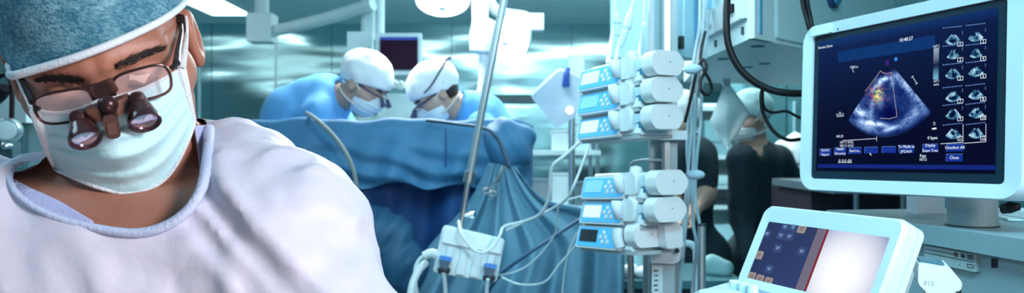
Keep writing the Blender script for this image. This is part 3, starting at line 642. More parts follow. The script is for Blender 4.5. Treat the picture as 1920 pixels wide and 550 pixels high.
ccurve = [(392, 236), (391, 270), (388, 312), (376, 360), (350, 398), (312, 424), (262, 438), (210, 434), (160, 424), (110, 410), (62, 388), (30, 364), (16, 338), (18, 318), (34, 304), (60, 298)]
tt = np.linspace(0, 1, 90); cp_ = cri(ccurve, tt)[:, :2]; R_ = raycast(gown_s, cp_, .5, 1.3, .004)
k = np.ones(7)/7; Rp = np.pad(R_, ((3, 3), (0, 0)), 'edge'); R_ = np.stack([np.convolve(Rp[:, i], k, 'valid') for i in range(3)], 1)
bm = BM(); tube(bm, R_, (.0062, .0026), 10, flat=(0, 0, 1)); obj('collar', bm, mat('collar_cloth', (.50, .58, .80), .6, bump=.5, bscale=300), gA, smooth='auto')
# lavender undershirt edge inside the collar
U0 = cri([(26, 338), (60, 356), (110, 378), (176, 416)], np.linspace(0, 1, 24))[:, :2]; U1 = cri([(14, 356), (50, 392), (105, 416), (170, 436)], np.linspace(0, 1, 24))[:, :2]
g = np.stack([U0*(1-s)+U1*s for s in np.linspace(0, 1, 8)], 1).reshape(-1, 2)
obj('undershirt', sheet(raycast(bodyA, g, .5, 1.3, .006), 24, 8, -.002), mat('undershirt_lavender', (.42, .46, .72), .7, bump=.4, bscale=250), pA, smooth=True)
U0 = cri([(366, 236), (372, 280), (374, 330)], np.linspace(0, 1, 14))[:, :2]; U1 = cri([(390, 234), (389, 280), (384, 335)], np.linspace(0, 1, 14))[:, :2]
g = np.stack([U0*(1-s)+U1*s for s in np.linspace(0, 1, 6)], 1).reshape(-1, 2)
obj('undershirt', sheet(raycast(bodyA, g, .5, 1.3, .006), 14, 6, -.002), MATS['undershirt_lavender'], pA, smooth=True)
# cap
def plane3(pts):
    a, b, c = (Vector(p) for p in pts); n = (b-a).cross(c-a).normalized()
    if n.dot(HA.u) < 0: n = -n
    return a, n
bandpx = [(22, 126), (100, 113), (200, 84), (280, 50), (336, 12)]
def cran(X): return ell_sdf(HA.loc(X), (0, -.014, .036), (.083, .106, .092))*f4(KS)
bp3 = raycast(cran, bandpx); pa, pn = plane3([bp3[0], bp3[2], bp3[4]])
def cap_shape(q):
    a = [np.abs(q[0]), q[1], q[2]]; h = smin(ell_sdf(a, (0, -.012, .030), (.076, .097, .087)), cap_sdf(a, (.008, .083, .024), (.052, .066, .018), .010, .012), .03)-f4(.004)
    return smin(ell_sdf(q, (0, -.020, .048), (.085, .113, .096)), h, .012)
def capA(X):
    q = HA.loc(X); d = cap_shape(q)*f4(KS)-f4(.0022)*vnoise([a*26 for a in q], 3)
    hh = (X[0]-f4(pa.x))*f4(pn.x)+(X[1]-f4(pa.y))*f4(pn.y)+(X[2]-f4(pa.z))*f4(pn.z)
    return smax(d, -hh, .006)
def clothcap():
    m = mat('cap_blue_weave', (.10, .36, .48), .85, bump=.6, bscale=420)
    nt = m.node_tree; b = nt.nodes['Principled BSDF']; tc = nt.nodes.new('ShaderNodeTexCoord')
    mp = nt.nodes.new('ShaderNodeMapping'); mp.inputs['Rotation'].default_value = (0, .3, .2); mp.inputs['Scale'].default_value = (1, 1, 2.2); nt.links.new(tc.outputs['Object'], mp.inputs[0])
    a = nt.nodes.new('ShaderNodeTexNoise'); a.inputs['Scale'].default_value = 210; a.inputs['Detail'].default_value = 3; nt.links.new(mp.outputs[0], a.inputs['Vector'])
    c = nt.nodes.new('ShaderNodeTexNoise'); c.inputs['Scale'].default_value = 30; c.inputs['Detail'].default_value = 5; nt.links.new(tc.outputs['Object'], c.inputs['Vector'])
    mx = nt.nodes.new('ShaderNodeMath'); mx.operation = 'MULTIPLY'; nt.links.new(a.outputs['Fac'], mx.inputs[0]); nt.links.new(c.outputs['Fac'], mx.inputs[1])
    rp = nt.nodes.new('ShaderNodeValToRGB'); e = rp.color_ramp.elements; e[0].position = .17; e[1].position = .40
    e[0].color = (.025, .16, .25, 1); e[1].color = (.22, .45, .55, 1); nt.links.new(mx.outputs[0], rp.inputs[0]); nt.links.new(rp.outputs[0], b.inputs['Base Color']); return m
V, F = iso(capA, np.arange(HA.o.x-.17, HA.o.x+.17, .004), np.arange(HA.o.y-.18, HA.o.y+.17, .004), np.arange(HA.o.z-.08, HA.o.z+.2, .004))
capo = obj('surgical_cap', (V, F), clothcap(), pA, smooth=True); capo['label'] = 'mottled blue cloth cap'
# band: loop where the cap surface meets its lower plane
u1 = pn.orthogonal().normalized(); u2 = pn.cross(u1)
cc = HA.w(0, -.018, .04); cc = cc-pn*(cc-pa).dot(pn); loop = []
for kk in range(96):
    a_ = 2*math.pi*kk/96; d_ = u1*math.cos(a_)+u2*math.sin(a_); r = np.linspace(.02, .16, 400)
    pts = np.array(cc)[None]+np.array(d_)[None]*r[:, None]; q = HA.loc([pts[:, i].astype(f4) for i in range(3)])
    s_ = cap_shape(q); j = int(np.argmin(np.abs(s_))); loop.append(Vector(pts[j])+d_*.0008)
bm = BM(); tube(bm, loop, (.0050, .0034), 10, closed=True, flat=tuple(pn)); obj('cap_band', bm, mat('band_white', (.70, .80, .88), .8, bump=.4, bscale=400), capo, smooth='auto')
# mask: pleated sheet over nose and chin
def mask_s(X):
    q = HA.loc(X); a = [np.abs(q[0]), q[1], q[2]]
    d = ell_sdf(a, (0, .028, -.052), (.071, .074, .082))
    d = smin(d, cap_sdf(a, (0, .086, -.002), (0, .112, -.036), .008, .016), .045)
    return smin(d, cap_sdf(a, (0, .070, -.104), (.01, .066, -.102), .026, .024), .05)*f4(KS)
top_ = [(66, 206), (105, 212), (150, 204), (192, 186), (225, 180), (270, 166), (310, 146), (338, 130)]
bot_ = [(104, 318), (140, 334), (190, 354), (240, 363), (290, 350), (325, 318), (352, 266), (365, 228)]
lef_ = [(66, 206), (76, 240), (88, 280), (104, 318)]; rig_ = [(338, 130), (348, 165), (356, 195), (365, 228)]
nu, nv = 60, 48; G = np.zeros((nu, nv, 2)); us = np.linspace(0, 1, nu); vs_ = np.linspace(0, 1, nv)
T_, B_, L_, R2 = cri(top_, us)[:, :2], cri(bot_, us)[:, :2], cri(lef_, vs_)[:, :2], cri(rig_, vs_)[:, :2]
for i, u in enumerate(us):
    for j, v in enumerate(vs_):
        G[i, j] = T_[i]*(1-v)+B_[i]*v+L_[j]*(1-u)+R2[j]*u-((1-u)*(1-v)*T_[0]+u*(1-v)*T_[-1]+(1-u)*v*B_[0]+u*v*B_[-1])
pl = np.zeros(nv)
for q0, amp in ((.34, .0065), (.55, .0075), (.76, .0065)): pl += amp*np.clip(1-np.abs((vs_-q0-.05))/.07, 0, 1)*(vs_ > q0-.02)
mask_o = lambda X: smin(mask_s(X), HA.sdf(X, False)-f4(.002), .02)
pts = raycast(mask_o, G.reshape(-1, 2), .5, 1.0, .003).reshape(nu, nv, 3)
camv = np.array([0, 0, CAMZ])-pts; camv /= np.linalg.norm(camv, axis=2)[..., None]
pleat = pl[None, :]*np.sin(np.pi*us)[:, None]**.5
wr = .0022*vnoise([pts[..., 0]*45, pts[..., 1]*45, pts[..., 2]*60], 6)
pts = pts+camv*(pleat+wr)[..., None]
mk = obj('face_mask', sheet(pts, nu, nv, -.0015), mat('mask_cloth', (.50, .80, .88), .75, bump=.3, bscale=90, var=.03), pA, smooth=True); mk['label'] = 'pleated pale aqua mask'
hem_m = mat('mask_hem', (.80, .86, .92), .8, bump=.8, bscale=500)
for nm, cvx, r in (('mask_edge', top_, .0016), ('mask_edge', bot_, .0022), ('mask_edge', lef_, .006), ('mask_edge', rig_, .006)):
    e = raycast(mask_o, cri(cvx, np.linspace(0, 1, 40))[:, :2], .5, 1.0, .0042)
    bm = BM(); tube(bm, e, (r, .0018), 8, flat=tuple(HA.r if r > .004 else HA.u)); obj('mask_edge', bm, hem_m, mk, smooth='auto')
sk = lambda X: smin(HA.sdf(X, False), mask_s(X)+f4(.002), .0)
for cvx in ([(340, 130), (346, 95), (350, 60), (349, 30)], [(66, 208), (52, 182), (38, 158), (28, 138)]):
    bm = BM(); tube(bm, raycast(lambda X: HA.sdf(X, False), cri(cvx, np.linspace(0, 1, 16))[:, :2], .5, 1.05, .004), (.0045, .0012), 8, flat=tuple(HA.r)); obj('ear_loop', bm, hem_m, mk, smooth='auto')
# faint blue printed word along the mask's upper right
# eyebrows: tapered hairs rooted on the brow
hairm = mat('brow_hair', (.016, .008, .008), .5)
def brow(mid, thick, n, dirx):
    bm = BM(); c = cri(mid, np.linspace(0, 1, 60))[:, :2]
    st, en = [], []
    for _ in range(n):
        s = rng.random(); th = thick*(.45+.9*math.sin(math.pi*min(1, s*.8+.15)))*.5; i = int(s*56); p = c[i]; tg = c[min(59, i+3)]-c[max(0, i-3)]; tg = tg/np.linalg.norm(tg)*dirx; nn = np.array([-tg[1], tg[0]])
        o = rng.normal(0, .42)*th; L = rng.uniform(7, 13); up = np.array([0, -1])
        st.append(p+nn*o); en.append(p+nn*o+tg*L*.85+up*L*rng.uniform(.0, .45))
    hs = lambda X: HA.sdf(X, False)
    A = raycast(hs, np.array(st), .5, 1., .0004); B = raycast(hs, np.array(en), .5, 1., .0022); M_ = raycast(hs, (np.array(st)+np.array(en))/2, .5, 1., .0020)
    for a, m_, b in zip(A, M_, B): tube(bm, [a, m_, b], [.00045, .0004, .00012], 3, caps=False)
    return bm
obj('eyebrow', brow([(158, 152), (128, 150), (98, 148), (66, 152)], 12, 420, 1), hairm, pA)
obj('eyebrow', brow([(216, 126), (250, 112), (282, 98), (312, 90)], 12, 420, 1), hairm, pA)
# lashes along the lowered lids
for c_ in ([(95, 196), (118, 200), (148, 190)], [(243, 160), (268, 160), (296, 146)]):
    bm = BM(); tube(bm, raycast(lambda X: HA.sdf(X), cri(c_, np.linspace(0, 1, 16))[:, :2], .5, 1., .001), .0011, 5); obj('eyelash', bm, hairm, pA)
# hair strand before the right ear
bm = BM(); tube(bm, raycast(lambda X: HA.sdf(X, False), cri([(336, 34), (342, 48), (346, 62)], np.linspace(0, 1, 8))[:, :2], .5, 1.05, .003), (.006, .002), 6); obj('hair', bm, hairm, pA, smooth='auto')

# ---- magnifying glasses with loupes
t = thing('surgical_loupes', 'bronze magnifying glasses with two loupe barrels worn by the large foreground surgeon', 'loupes', HA.w(0, .11, .0))
bronze = mat('frame_bronze', (.060, .030, .032), .30, .6, var=.1)
brown = mat('mount_brown', (.085, .045, .042), .38, .5, var=.1)
MG = Matrix((-HA.r, -HA.f, HA.u)).transposed().to_4x4(); MG.translation = HA.w(0, .108, 0)     # lens plane: x to picture right, y away, z up
cR, cL = px_on(MG, 269, 160), px_on(MG, 124, 202)
lensw = mat('lens_glass', (.92, .74, .78), .03, alpha=.28, spec=.9)  # pinkish base colour paints the bright reflections on the lenses
for (cx, cz) in (cR, cL):
    out = rpoly([(cx-.0245, cz-.0150), (cx+.0215, cz-.0168), (cx+.0262, cz+.0025), (cx+.0220, cz+.0165), (cx-.0212, cz+.0160), (cx-.0270, cz+.0033)], .016, 6)
    def bow(p): return MG @ Vector((p[0], .006*((p[0])/.06)**2, p[1]))
    bm = BM(); tube(bm, [bow(p) for p in out], .00145, 8, closed=True); rim = obj('rim', bm, bronze, t, smooth='auto')
    bm = BM(); n_ = len(out); rings = []
    for k in (1, .66, .33): rings.append([bm.verts.new(bow((cx+(p[0]-cx)*k, cz+(p[1]-cz)*k))+HA.f*.0016*(1-k*k)) for p in out])
    ce = bm.verts.new(bow((cx, cz))+HA.f*.0016)
    for A, B in zip(rings, rings[1:]):
        for k in range(n_): bm.faces.new([A[k], A[(k+1) % n_], B[(k+1) % n_], B[k]])
    for k in range(n_): bm.faces.new([rings[-1][k], rings[-1][(k+1) % n_], ce])
    obj('lens', bm, lensw, rim, smooth=True)
def gp(px, py, c=0.):
    x, z = px_on(MG, px, py, c); return MG @ Vector((x, c, z))
for (p0, p1, p2, p3) in (((322, 128), (331, 118), (333, 96), (344, 40)), ((74, 206), (62, 192), (46, 158), (16, 110))):
    a, b = gp(*p0, .004), gp(*p1, .010)
    hs = lambda X: HA.sdf(X, False); c, d = (Vector(v) for v in raycast(hs, np.array([p2, p3], float), .5, 1.1, .007))
    bm = BM(); tube(bm, [a, b, b.lerp(c, .5)], (.0026, .0022), 8); tube(bm, [b, c, c.lerp(d, .6), d-HA.f*.05], (.0038, .0016), 8); obj('temple', bm, mat('temple_black', (.012, .012, .016), .35), t, smooth='auto')
# bridge and mount
def bar(p, q, w, c, name, m, th=.004, par=t, bev=.0012, rnd=0.):
    a, b = Vector(px_on(MG, *p, c)), Vector(px_on(MG, *q, c)); d = (b-a).normalized(); n = Vector((-d.y, d.x))*w/2
    bm = BM(); prism(bm, rpoly([tuple(v) for v in (a-n, b-n, b+n, a+n)], rnd, 5) if rnd else [tuple(v) for v in (a-n, b-n, b+n, a+n)], c-th/2, c+th/2, MG, 'y'); return obj(name, bm, m, par, bevel=bev)
bar((172, 174), (217, 158), .014, -.001, 'bridge', brown, .0035, rnd=.003)
bar((182, 190), (218, 178), .004, -.004, 'bridge', bronze, .003)
bar((160, 218), (252, 188), .011, -.012, 'mount_bar', brown, .007)
bar((168, 216), (196, 207), .0145, -.013, 'mount_slide', mat('mount_tan', (.22, .12, .10), .35, .5), .010)
bar((214, 202), (246, 190), .0145, -.013, 'mount_slide', MATS['mount_tan'], .010)
bar((201, 190), (206, 222), .014, -.022, 'pivot_block', brown, .012, bev=.003)
g_ = bar((205, 214), (214, 258), .0125, -.036, 'grip_lever', brown, .006, bev=.0012, rnd=.0055)
bm = BM()
for k in range(6):
    q = Vector((206, 222))+Vector((9, 44))*(.30+.62*k/6.0)*.8; a = gp(q.x-8, q.y+1.8, -.0395); b = gp(q.x+8, q.y-1.8, -.0395); tube(bm, [a, b], .0011, 6)
obj('grip_rib', bm, MATS['mount_tan'], g_, smooth='auto')
bm = BM(); lathe(bm, [(.0075, -.004), (.009, 0), (.0085, .005), (.005, .009), (.001, .010)], gp(202, 196, -.026), HA.f, 20); obj('pivot_knob', bm, bronze, t, smooth='auto')
tocam = (Vector((0, 0, CAMZ))-gp(205, 215, 0)).normalized()
for top, low, rr, lab in (((148, 220), (162, 262), .0142, 'left'), ((258, 186), (270, 230), .0148, 'right')):
    a = gp(*top, -.012); e = gp(*low, -.012); dn = (e-a); dn = (dn-tocam*dn.dot(tocam)); b = a+dn+tocam*dn.length*.80; ax = (b-a).normalized(); L = (b-a).length
    bm = BM(); lathe(bm, [(.0068, -.004), (.0078, 0), (.0092, L*.25), (rr*.90, L*.72), (rr*1.0, L*.86), (rr, L), (rr*.86, L+.0005), (rr*.84, L-.003)], a, ax, 32); br = obj('loupe_barrel', bm, mat('barrel_maroon', (.050, .020, .026), .20, .3, spec=.8, var=.1), t, smooth='auto')
    bm = BM(); lathe(bm, [(rr*.84, L-.0036), (rr*.8, L-.0022), (rr*.5, L-.0008), (.0003, L-.0002)], a, ax, 32); obj('objective_lens', bm, mat('objective_glass', (.80, .74, .88), .08, .85, bump=.15, bscale=120), br, smooth='auto')  # lens glare put into the white-lavender colour
    bm = BM(); lathe(bm, [(.0062, 0), (.0075, .004), (.006, .009), (.001, .0105)], a+HA.f*.0035+HA.u*.001, HA.f+HA.u*.6, 20); obj('hinge_knob', bm, bronze, br, smooth='auto')
# ================================================================== TABLE AND DRAPES
t = thing('operating_table', 'operating table frame hidden under the blue surgical drapes', 'table', P(700, 275, 3.5)*1)
t.location = (-.45, 3.23, 0)
xa, xb = P(450, 0, 3.3).x, P(985, 0, 3.3).x
bm = BM(); box(bm, ((xa+xb)/2, 3.29, 1.02), (xb-xa-.1, .24, .10)); obj('tabletop', bm, grey_plastic, t, bevel=.02)
bm = BM(); tube(bm, [((xa+xb)/2, 3.25, .0), ((xa+xb)/2, 3.25, .97)], .10, 24); obj('column', bm, steel, t, smooth='auto')
bm = BM(); tube(bm, [(xa+.08, 3.04, .02), (xa+.08, 3.04, 1.47), (xb-.08, 3.04, 1.47), (xb-.08, 3.04, .02)], .014, 10); obj('drape_bar', bm, steel, t, smooth='auto')
bm = BM(); box(bm, ((xa+xb)/2, 3.22, .03), (1.0, .3, .05)); obj('foot', bm, grey_plastic, t, bevel=.01)
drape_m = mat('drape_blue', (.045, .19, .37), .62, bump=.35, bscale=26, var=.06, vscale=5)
drape_dark = mat('drape_blue_shaded', (.018, .09, .30), .65, bump=.3, bscale=24, var=.12, vscale=4)  # darker drape blue, shade of the lower sheet put into the colour
# upper sheet: from behind, over the bar and down the front
nu, nv = 150, 60; pts = np.zeros((nu, nv, 3))
for i, u in enumerate(np.linspace(0, 1, nu)):
    px = 425+u*575; Yf = 3.0
    topy = 223+2.5*math.sin(u*19)+1.5*math.sin(u*43+1)+ (10*max(0, (u-.90)/.10)**2)
    boty = 356+9*math.sin(u*7+1)-22*max(0, u-.55)+6*math.sin(u*31)
    x = P(px, 0, Yf).x; zt = P(0, topy, Yf).z; zb = P(0, boty, Yf).z
    for j, v in enumerate(np.linspace(0, 1, nv)):
        if v < .22:
            a = v/.22; y = 3.12-.09*a; z = zt-.03-.16*(1-a)+.03*a
        elif v < .32:
            a = (v-.22)/.10*math.pi/2; y = 3.03-.03*math.sin(a); z = zt-.03*(1-math.cos(a))
        else:
            a = (v-.32)/.68; z = zt-.03+(zb-zt+.03)*a; y = 3.0-.05*math.sin(a*2.2)
        w = max(0, (v-.28)/.72)
        y += w*(.018*math.sin(u*24+2.5*math.sin(v*3+u*5))+.012*math.sin(u*61+3*v)) + .012*math.sin(v*26+5*math.sin(u*6))*w
        y += .05*max(0, (u-.93)/.07)**2*2
        pts[i, j] = (x, y, z)
N3 = .012*vnoise([pts[..., 0]*7, pts[..., 1]*7, pts[..., 2]*14], 31); pts[..., 1] += N3*np.clip((np.linspace(0, 1, nv)-.3)/.2, 0, 1)
up_drape = obj('surgical_drape', sheet(pts, nu, nv, .004), drape_m, smooth=True)
tag(up_drape, 'mid-blue surgical drape folded over the bar in front of the white-capped surgeons', 'drape')
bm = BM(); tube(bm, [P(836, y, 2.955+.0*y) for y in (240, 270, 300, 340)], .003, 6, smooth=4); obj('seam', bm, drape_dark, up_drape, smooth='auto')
# rolled end of the drape at its right
c0 = P(962, 268, 3.0)
def roll(X):
    d = cap_sdf(X, P(900, 268, 3.1), c0+Vector((0, .02, 0)), .06, .078)
    return smin(d, ell_sdf(X, P(950, 275, 3.0), (.085, .10, .105)), .05)-f4(.008)*vnoise([X[0]*14, X[1]*14, X[2]*20], 13)-(.006*np.sin(X[0]*70+X[2]*40)).astype(f4)
V, F = iso(roll, np.arange(-.25, .22, .008), np.arange(2.85, 3.3, .008), np.arange(1.2, 1.6, .008))
tag(obj('drape_roll', (V, F), drape_m, smooth=True), 'bunched rolled end of blue drape right of the leaning silver pole', 'drape roll')
# lower, deeper sheet
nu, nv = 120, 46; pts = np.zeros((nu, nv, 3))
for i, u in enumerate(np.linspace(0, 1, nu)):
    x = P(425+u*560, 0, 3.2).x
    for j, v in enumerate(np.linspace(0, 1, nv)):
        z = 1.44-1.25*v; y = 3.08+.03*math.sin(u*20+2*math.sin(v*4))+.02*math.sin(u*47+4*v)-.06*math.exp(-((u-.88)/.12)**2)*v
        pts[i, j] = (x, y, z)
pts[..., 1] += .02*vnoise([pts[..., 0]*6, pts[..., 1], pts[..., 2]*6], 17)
tag(obj('under_drape', sheet(pts, nu, nv, .004), drape_dark, smooth=True), 'deep blue lower drape with shade painted into its colour, beneath the mid-blue upper drape', 'drape')
# wrapped bundle at the lower left
c = P(728, 452, 2.85)
V, F = iso(lambda X: smin(cap_sdf(X, P(700, 428, 2.95), P(760, 505, 2.85), .075, .085), ell_sdf(X, P(725, 440, 2.9), (.10, .1, .08)), .06)-f4(.010)*vnoise([X[0]*12, X[1]*12, X[2]*18], 14)-(.004*np.sin(X[0]*90-X[2]*60)).astype(f4), np.arange(-.72, -.2, .008), np.arange(2.7, 3.15, .008), np.arange(.78, 1.3, .008))
tag(obj('wrapped_bundle', (V, F), mat('bundle_blue', (.02, .10, .20), .6, bump=.3, bscale=30), smooth=True), 'round dark-blue wrapped bundle between the surgeon\'s sleeve and the drape', 'bundle')
# gathered drape falling to the right
rays = []
ctl = [[(918, 306), (880, 380), (800, 470), (745, 560), (735, 700)], [(926, 306), (905, 390), (858, 480), (825, 560), (815, 700)], [(934, 307), (930, 390), (915, 480), (905, 560), (900, 700)], [(942, 307), (958, 385), (968, 470), (975, 560), (980, 700)],
       [(950, 307), (985, 380), (1020, 455), (1045, 560), (1050, 700)], [(957, 308), (1010, 385), (1070, 430), (1105, 560), (1105, 700)], [(962, 310), (1022, 384), (1112, 402), (1150, 480), (1128, 700)], [(964, 314), (1020, 372), (1100, 392), (1168, 440), (1160, 700)]]
nu, nv = 160, 60; A = np.stack([cri(c, np.linspace(0, 1, nv))[:, :2] for c in ctl])        # 8 x nv
G = np.stack([cri([tuple(A[k, j]) for k in range(8)], np.linspace(0, 1, nu))[:, :2] for j in range(nv)], 1)
pts = np.zeros((nu, nv, 3))
for i, u in enumerate(np.linspace(0, 1, nu)):
    for j, v in enumerate(np.linspace(0, 1, nv)):
        Yd = 2.93-.16*v-.10*math.sin(math.pi*u)*v + (.055+.05*v)*math.sin(u*30+.9*math.sin(v*4))*min(1, .25+1.6*v)*.55+.018*math.sin(u*67+2*v)*v+.2*max(0, u-.75)*v
        pts[i, j] = P(G[i, j, 0], G[i, j, 1], Yd)
tag(obj('gathered_drape', sheet(pts, nu, nv, .004), mat('drape_grey_blue', (.14, .31, .44), .65, bump=.3, bscale=26), smooth=True), 'grey-blue drape gathered by a clip and fanning down in pleats left of the pumps', 'drape')
t = thing('towel_clip', 'small steel towel clip gathering the blue drape into pleats', 'clip', P(935, 330, 2.84))
bm = BM()
tube(bm, [P(948, 312, 2.84), P(932, 335, 2.83), P(915, 355, 2.83)], .004, 8, smooth=3); obj('arm', bm, steel, t, smooth='auto')
bm = BM(); tube(bm, [P(942, 310, 2.85), P(935, 338, 2.84), P(925, 360, 2.84)], .004, 8, smooth=3); obj('arm', bm, steel, t, smooth='auto')
for px, py in ((912, 358), (924, 363)):
    bm = BM(); cc = P(px, py, 2.83); tube(bm, [cc+Vector((.012*math.cos(a*math.pi/8), 0, .009*math.sin(a*math.pi/8))) for a in range(16)], .003, 6, closed=True); obj('finger_ring', bm, steel, t, smooth='auto')
# dark hose lying over the drape at left, thin leads
def cable(name, label, pts, r, m, cat='cable', group=None, n=8):
    bm = BM(); tube(bm, pts, r, n, smooth=8); return tag(obj(name, bm, m, smooth='auto'), label, cat, group)
cable('suction_hose', 'grey-brown hose arching over the blue drape beside the foreground surgeon\'s shoulder', PL([(575, 212, 3.2), (590, 222, 2.92), (625, 255, 2.88), (655, 300, 2.86), (668, 350, 2.85), (664, 420, 2.86), (650, 560, 2.9)]), .008, mat('hose_grey', (.22, .27, .28), .5), 'hose')
cable('drape_lead', 'thin dark lead running over the drape top behind the leaning pole', PL([(800, 226, 2.97), (850, 232, 2.93), (905, 240, 2.92), (930, 255, 2.90), (945, 285, 2.88), (955, 312, 2.86)]), .006, mat('lead_dark', (.03, .07, .12), .5))

# ================================================================== LEANING POLE AND WHITE CONNECTOR BOX
t = thing('leaning_pole', 'leaning silver drip pole rising from the white connector box', 'pole', P(865, 430, 2.5))
bm = BM(); tube(bm, PL([(862, 436, 2.50), (880, 330, 2.5)]), .0085, 14); obj('lower_tube', bm, steel, t, smooth='auto')
bm = BM(); tube(bm, PL([(880, 332, 2.5), (905, 200, 2.5), (945, 0, 2.5), (953, -45, 2.5)]), .0125, 14); obj('upper_tube', bm, mat('pole_grey', (.42, .52, .58), .3, .7), t, smooth='auto')
bm = BM(); tube(bm, PL([(878, 342, 2.5), (882, 322, 2.5)]), .018, 16); obj('collar', bm, steel, t, smooth='auto')
bm = BM(); lathe(bm, [(.006, 0), (.006, .02), (.011, .022), (.011, .036), (.002, .038)], P(870, 405, 2.5), (1, -.3, .1), 14); obj('clamp_knob', bm, chrome, t, smooth='auto')
t = thing('connector_box', 'tilted white connector box with two blue plugs at the foot of the leaning pole', 'connector box', P(876, 480, 2.45))
MB_ = frame(P(880, 478, 2.44), (.975, .10, -.19), (.15, .20, .95))
k = 2.44/FPX
boxm = mat('box_pale', (.62, .74, .78), .45, var=.03)
bm = BM(); prism(bm, rpoly([(-61*k, -44*k), (58*k, -42*k), (60*k, 40*k), (-58*k, 46*k)], .012), -.02, .055, MB_, 'y'); obj('housing', bm, boxm, t, bevel=.006)
bm = BM(); prism(bm, rpoly([(-56*k, 12*k), (56*k, 10*k), (56*k, 36*k), (-54*k, 41*k)], .008), -.032, -.015, MB_, 'y'); obj('upper_cover', bm, mat('box_cover', (.70, .80, .83), .4), t, bevel=.004)
for i in range(4):
    x = (-38+i*26)*k; bm = BM(); prism(bm, rpoly([(x-8*k, -40*k), (x+8*k, -40*k), (x+5*k, 6*k), (x-5*k, 6*k)], .004), -.032, -.018, MB_, 'y'); obj('socket_rib', bm, boxm, t, bevel=.003)
for i, (px, py) in enumerate(((833, 496), (917, 510))):
    x, z = px_on(MB_, px, py, -.03); plug = None
    bm = BM(); prism(bm, rpoly([(x-7*k, z-8*k), (x+7*k, z-8*k), (x+9*k, z+6*k), (x-9*k, z+6*k)], .003), -.060, -.02, MB_, 'y'); pg = obj('plug', bm, mat('plug_dark', (.02, .08, .14), .4), t, bevel=.002)
    bm = BM(); prism(bm, rpoly([(x-11*k, z+5*k), (x+11*k, z+5*k), (x+11*k, z+14*k), (x-11*k, z+14*k)], .003), -.060, -.02, MB_, 'y'); obj('plug_wing', bm, mat('plug_blue', (.02, .20, .62), .4), pg, bevel=.002)
    bm = BM(); q = MB_ @ Vector((x, -.045, z-6*k)); lathe(bm, [(.016, 0), (.020, .006), (.018, .016), (.008, .022)], q, (0, -.2, -1), 18); obj('plug_collar', bm, dark_plastic, pg, smooth='auto')
bm = BM(); tube(bm, [MB_ @ Vector(p) for p in ((-60*k, .0, -12*k), (-70*k, 0, -10*k), (-84*k, .0, -18*k))], [.016, .013], 12, smooth=4); obj('hose_socket', bm, boxm, t, smooth='auto')
wh = mat('hose_white', (.70, .82, .87), .4)
cable('white_hose', 'thick white hose curving down from the left side of the connector box', PL([(800, 492, 2.46), (785, 508, 2.44), (772, 540, 2.42), (765, 600, 2.4)]), .012, wh, 'hose')
cable('white_hose', 'thinner white hose hanging further left of the connector box', PL([(806, 476, 2.50), (786, 488, 2.50), (778, 520, 2.48), (790, 600, 2.46)]), .006, wh, 'hose')
cable('box_tube', 'clear tube hanging from the left blue plug', PL([(831, 512, 2.36), (834, 530, 2.37), (838, 600, 2.4)]), .006, tube_clear, 'tube')
cable('box_tube', 'clear tube hanging from the right blue plug', PL([(915, 524, 2.36), (913, 540, 2.37), (910, 600, 2.4)]), .006, tube_clear, 'tube')
cable('looped_tube', 'white tube sagging in a loop across the face of the connector box', PL([(860, 415, 2.46), (866, 440, 2.37), (885, 466, 2.36), (905, 474, 2.36), (925, 462, 2.37), (938, 440, 2.38), (946, 425, 2.4), (985, 415, 2.35), (1015, 400, 2.25), (1030, 365, 2.2), (1035, 315, 2.15), (1062, 290, 2.12), (1092, 262, 2.1)]), .0045, wh, 'tube')
cable('infusion_line', 'clear infusion line from the lower pumps sweeping down across the gathered drape', PL([(1108, 262, 2.12), (1095, 300, 2.1), (1075, 350, 2.1), (1060, 375, 2.15), (1020, 400, 2.3), (950, 432, 2.4)]), .0035, wh, 'tube')
cable('infusion_line', 'infusion line looping lowest, from connector box up to the lowest pump', PL([(940, 520, 2.42), (975, 534, 2.4), (1020, 530, 2.3), (1050, 495, 2.25), (1080, 460, 2.2), (1100, 420, 2.15)]), .0032, tube_clear, 'tube')
cable('infusion_line', 'infusion line hanging straight through the middle of the gathered drape', PL([(1105, 410, 2.15), (1075, 450, 2.2), (1060, 500, 2.25), (1050, 600, 2.3)]), .0028, tube_clear, 'tube')
cable('infusion_line', 'infusion line crossing the pleats halfway between box and pumps', PL([(1100, 366, 2.12), (1050, 385, 2.2), (1040, 440, 2.3), (1000, 490, 2.4), (960, 512, 2.45), (900, 520, 2.5)]), .0028, tube_clear, 'tube')
cable('dark_lead', 'dark blue lead slanting across the grey-blue pleats', PL([(1090, 410, 2.6), (1030, 450, 2.6), (985, 480, 2.6), (930, 525, 2.62), (890, 600, 2.65)]), .006, mat('lead_navy', (.02, .09, .2), .5))

# ================================================================== PUMP STACKS
polem = mat('pump_pole', (.30, .38, .42), .42, .5)
t = thing('pump_stand', 'upright pump stand with steel rail, lower clamp housing and two knobs', 'stand', (P(1252, 0, 1.98).x, 1.98, 0))
xp = P(1254, 0, 1.98).x
bm = BM(); box(bm, (xp, 1.98, 1.37), (.036, .03, 1.9)); obj('rail', bm, polem, t, bevel=.003)
bm = BM(); box(bm, (xp-.008, 1.962, 1.40), (.013, .008, 1.8)); obj('rail_strip', bm, steel, t, bevel=.001)
bm = BM(); box(bm, P(1228, 0, 2.02)+Vector((0, 0, -.40)), (.03, .03, 1.75)); obj('rear_post', bm, polem, t, bevel=.003)
MH = frame(P(1252, 468, 1.93), (.93, -.36, 0), (0, 0, 1)); k = 1.93/FPX
bm = BM(); prism(bm, rpoly([(-28*k, -24*k), (14*k, -24*k), (26*k, -18*k), (28*k, 8*k), (20*k, 16*k), (6*k, 20*k), (-8*k, 0), (-28*k, -6*k)], .005), -.03, .04, MH, 'y'); hs_ = obj('clamp_housing', bm, pump_plastic, t, bevel=.004)
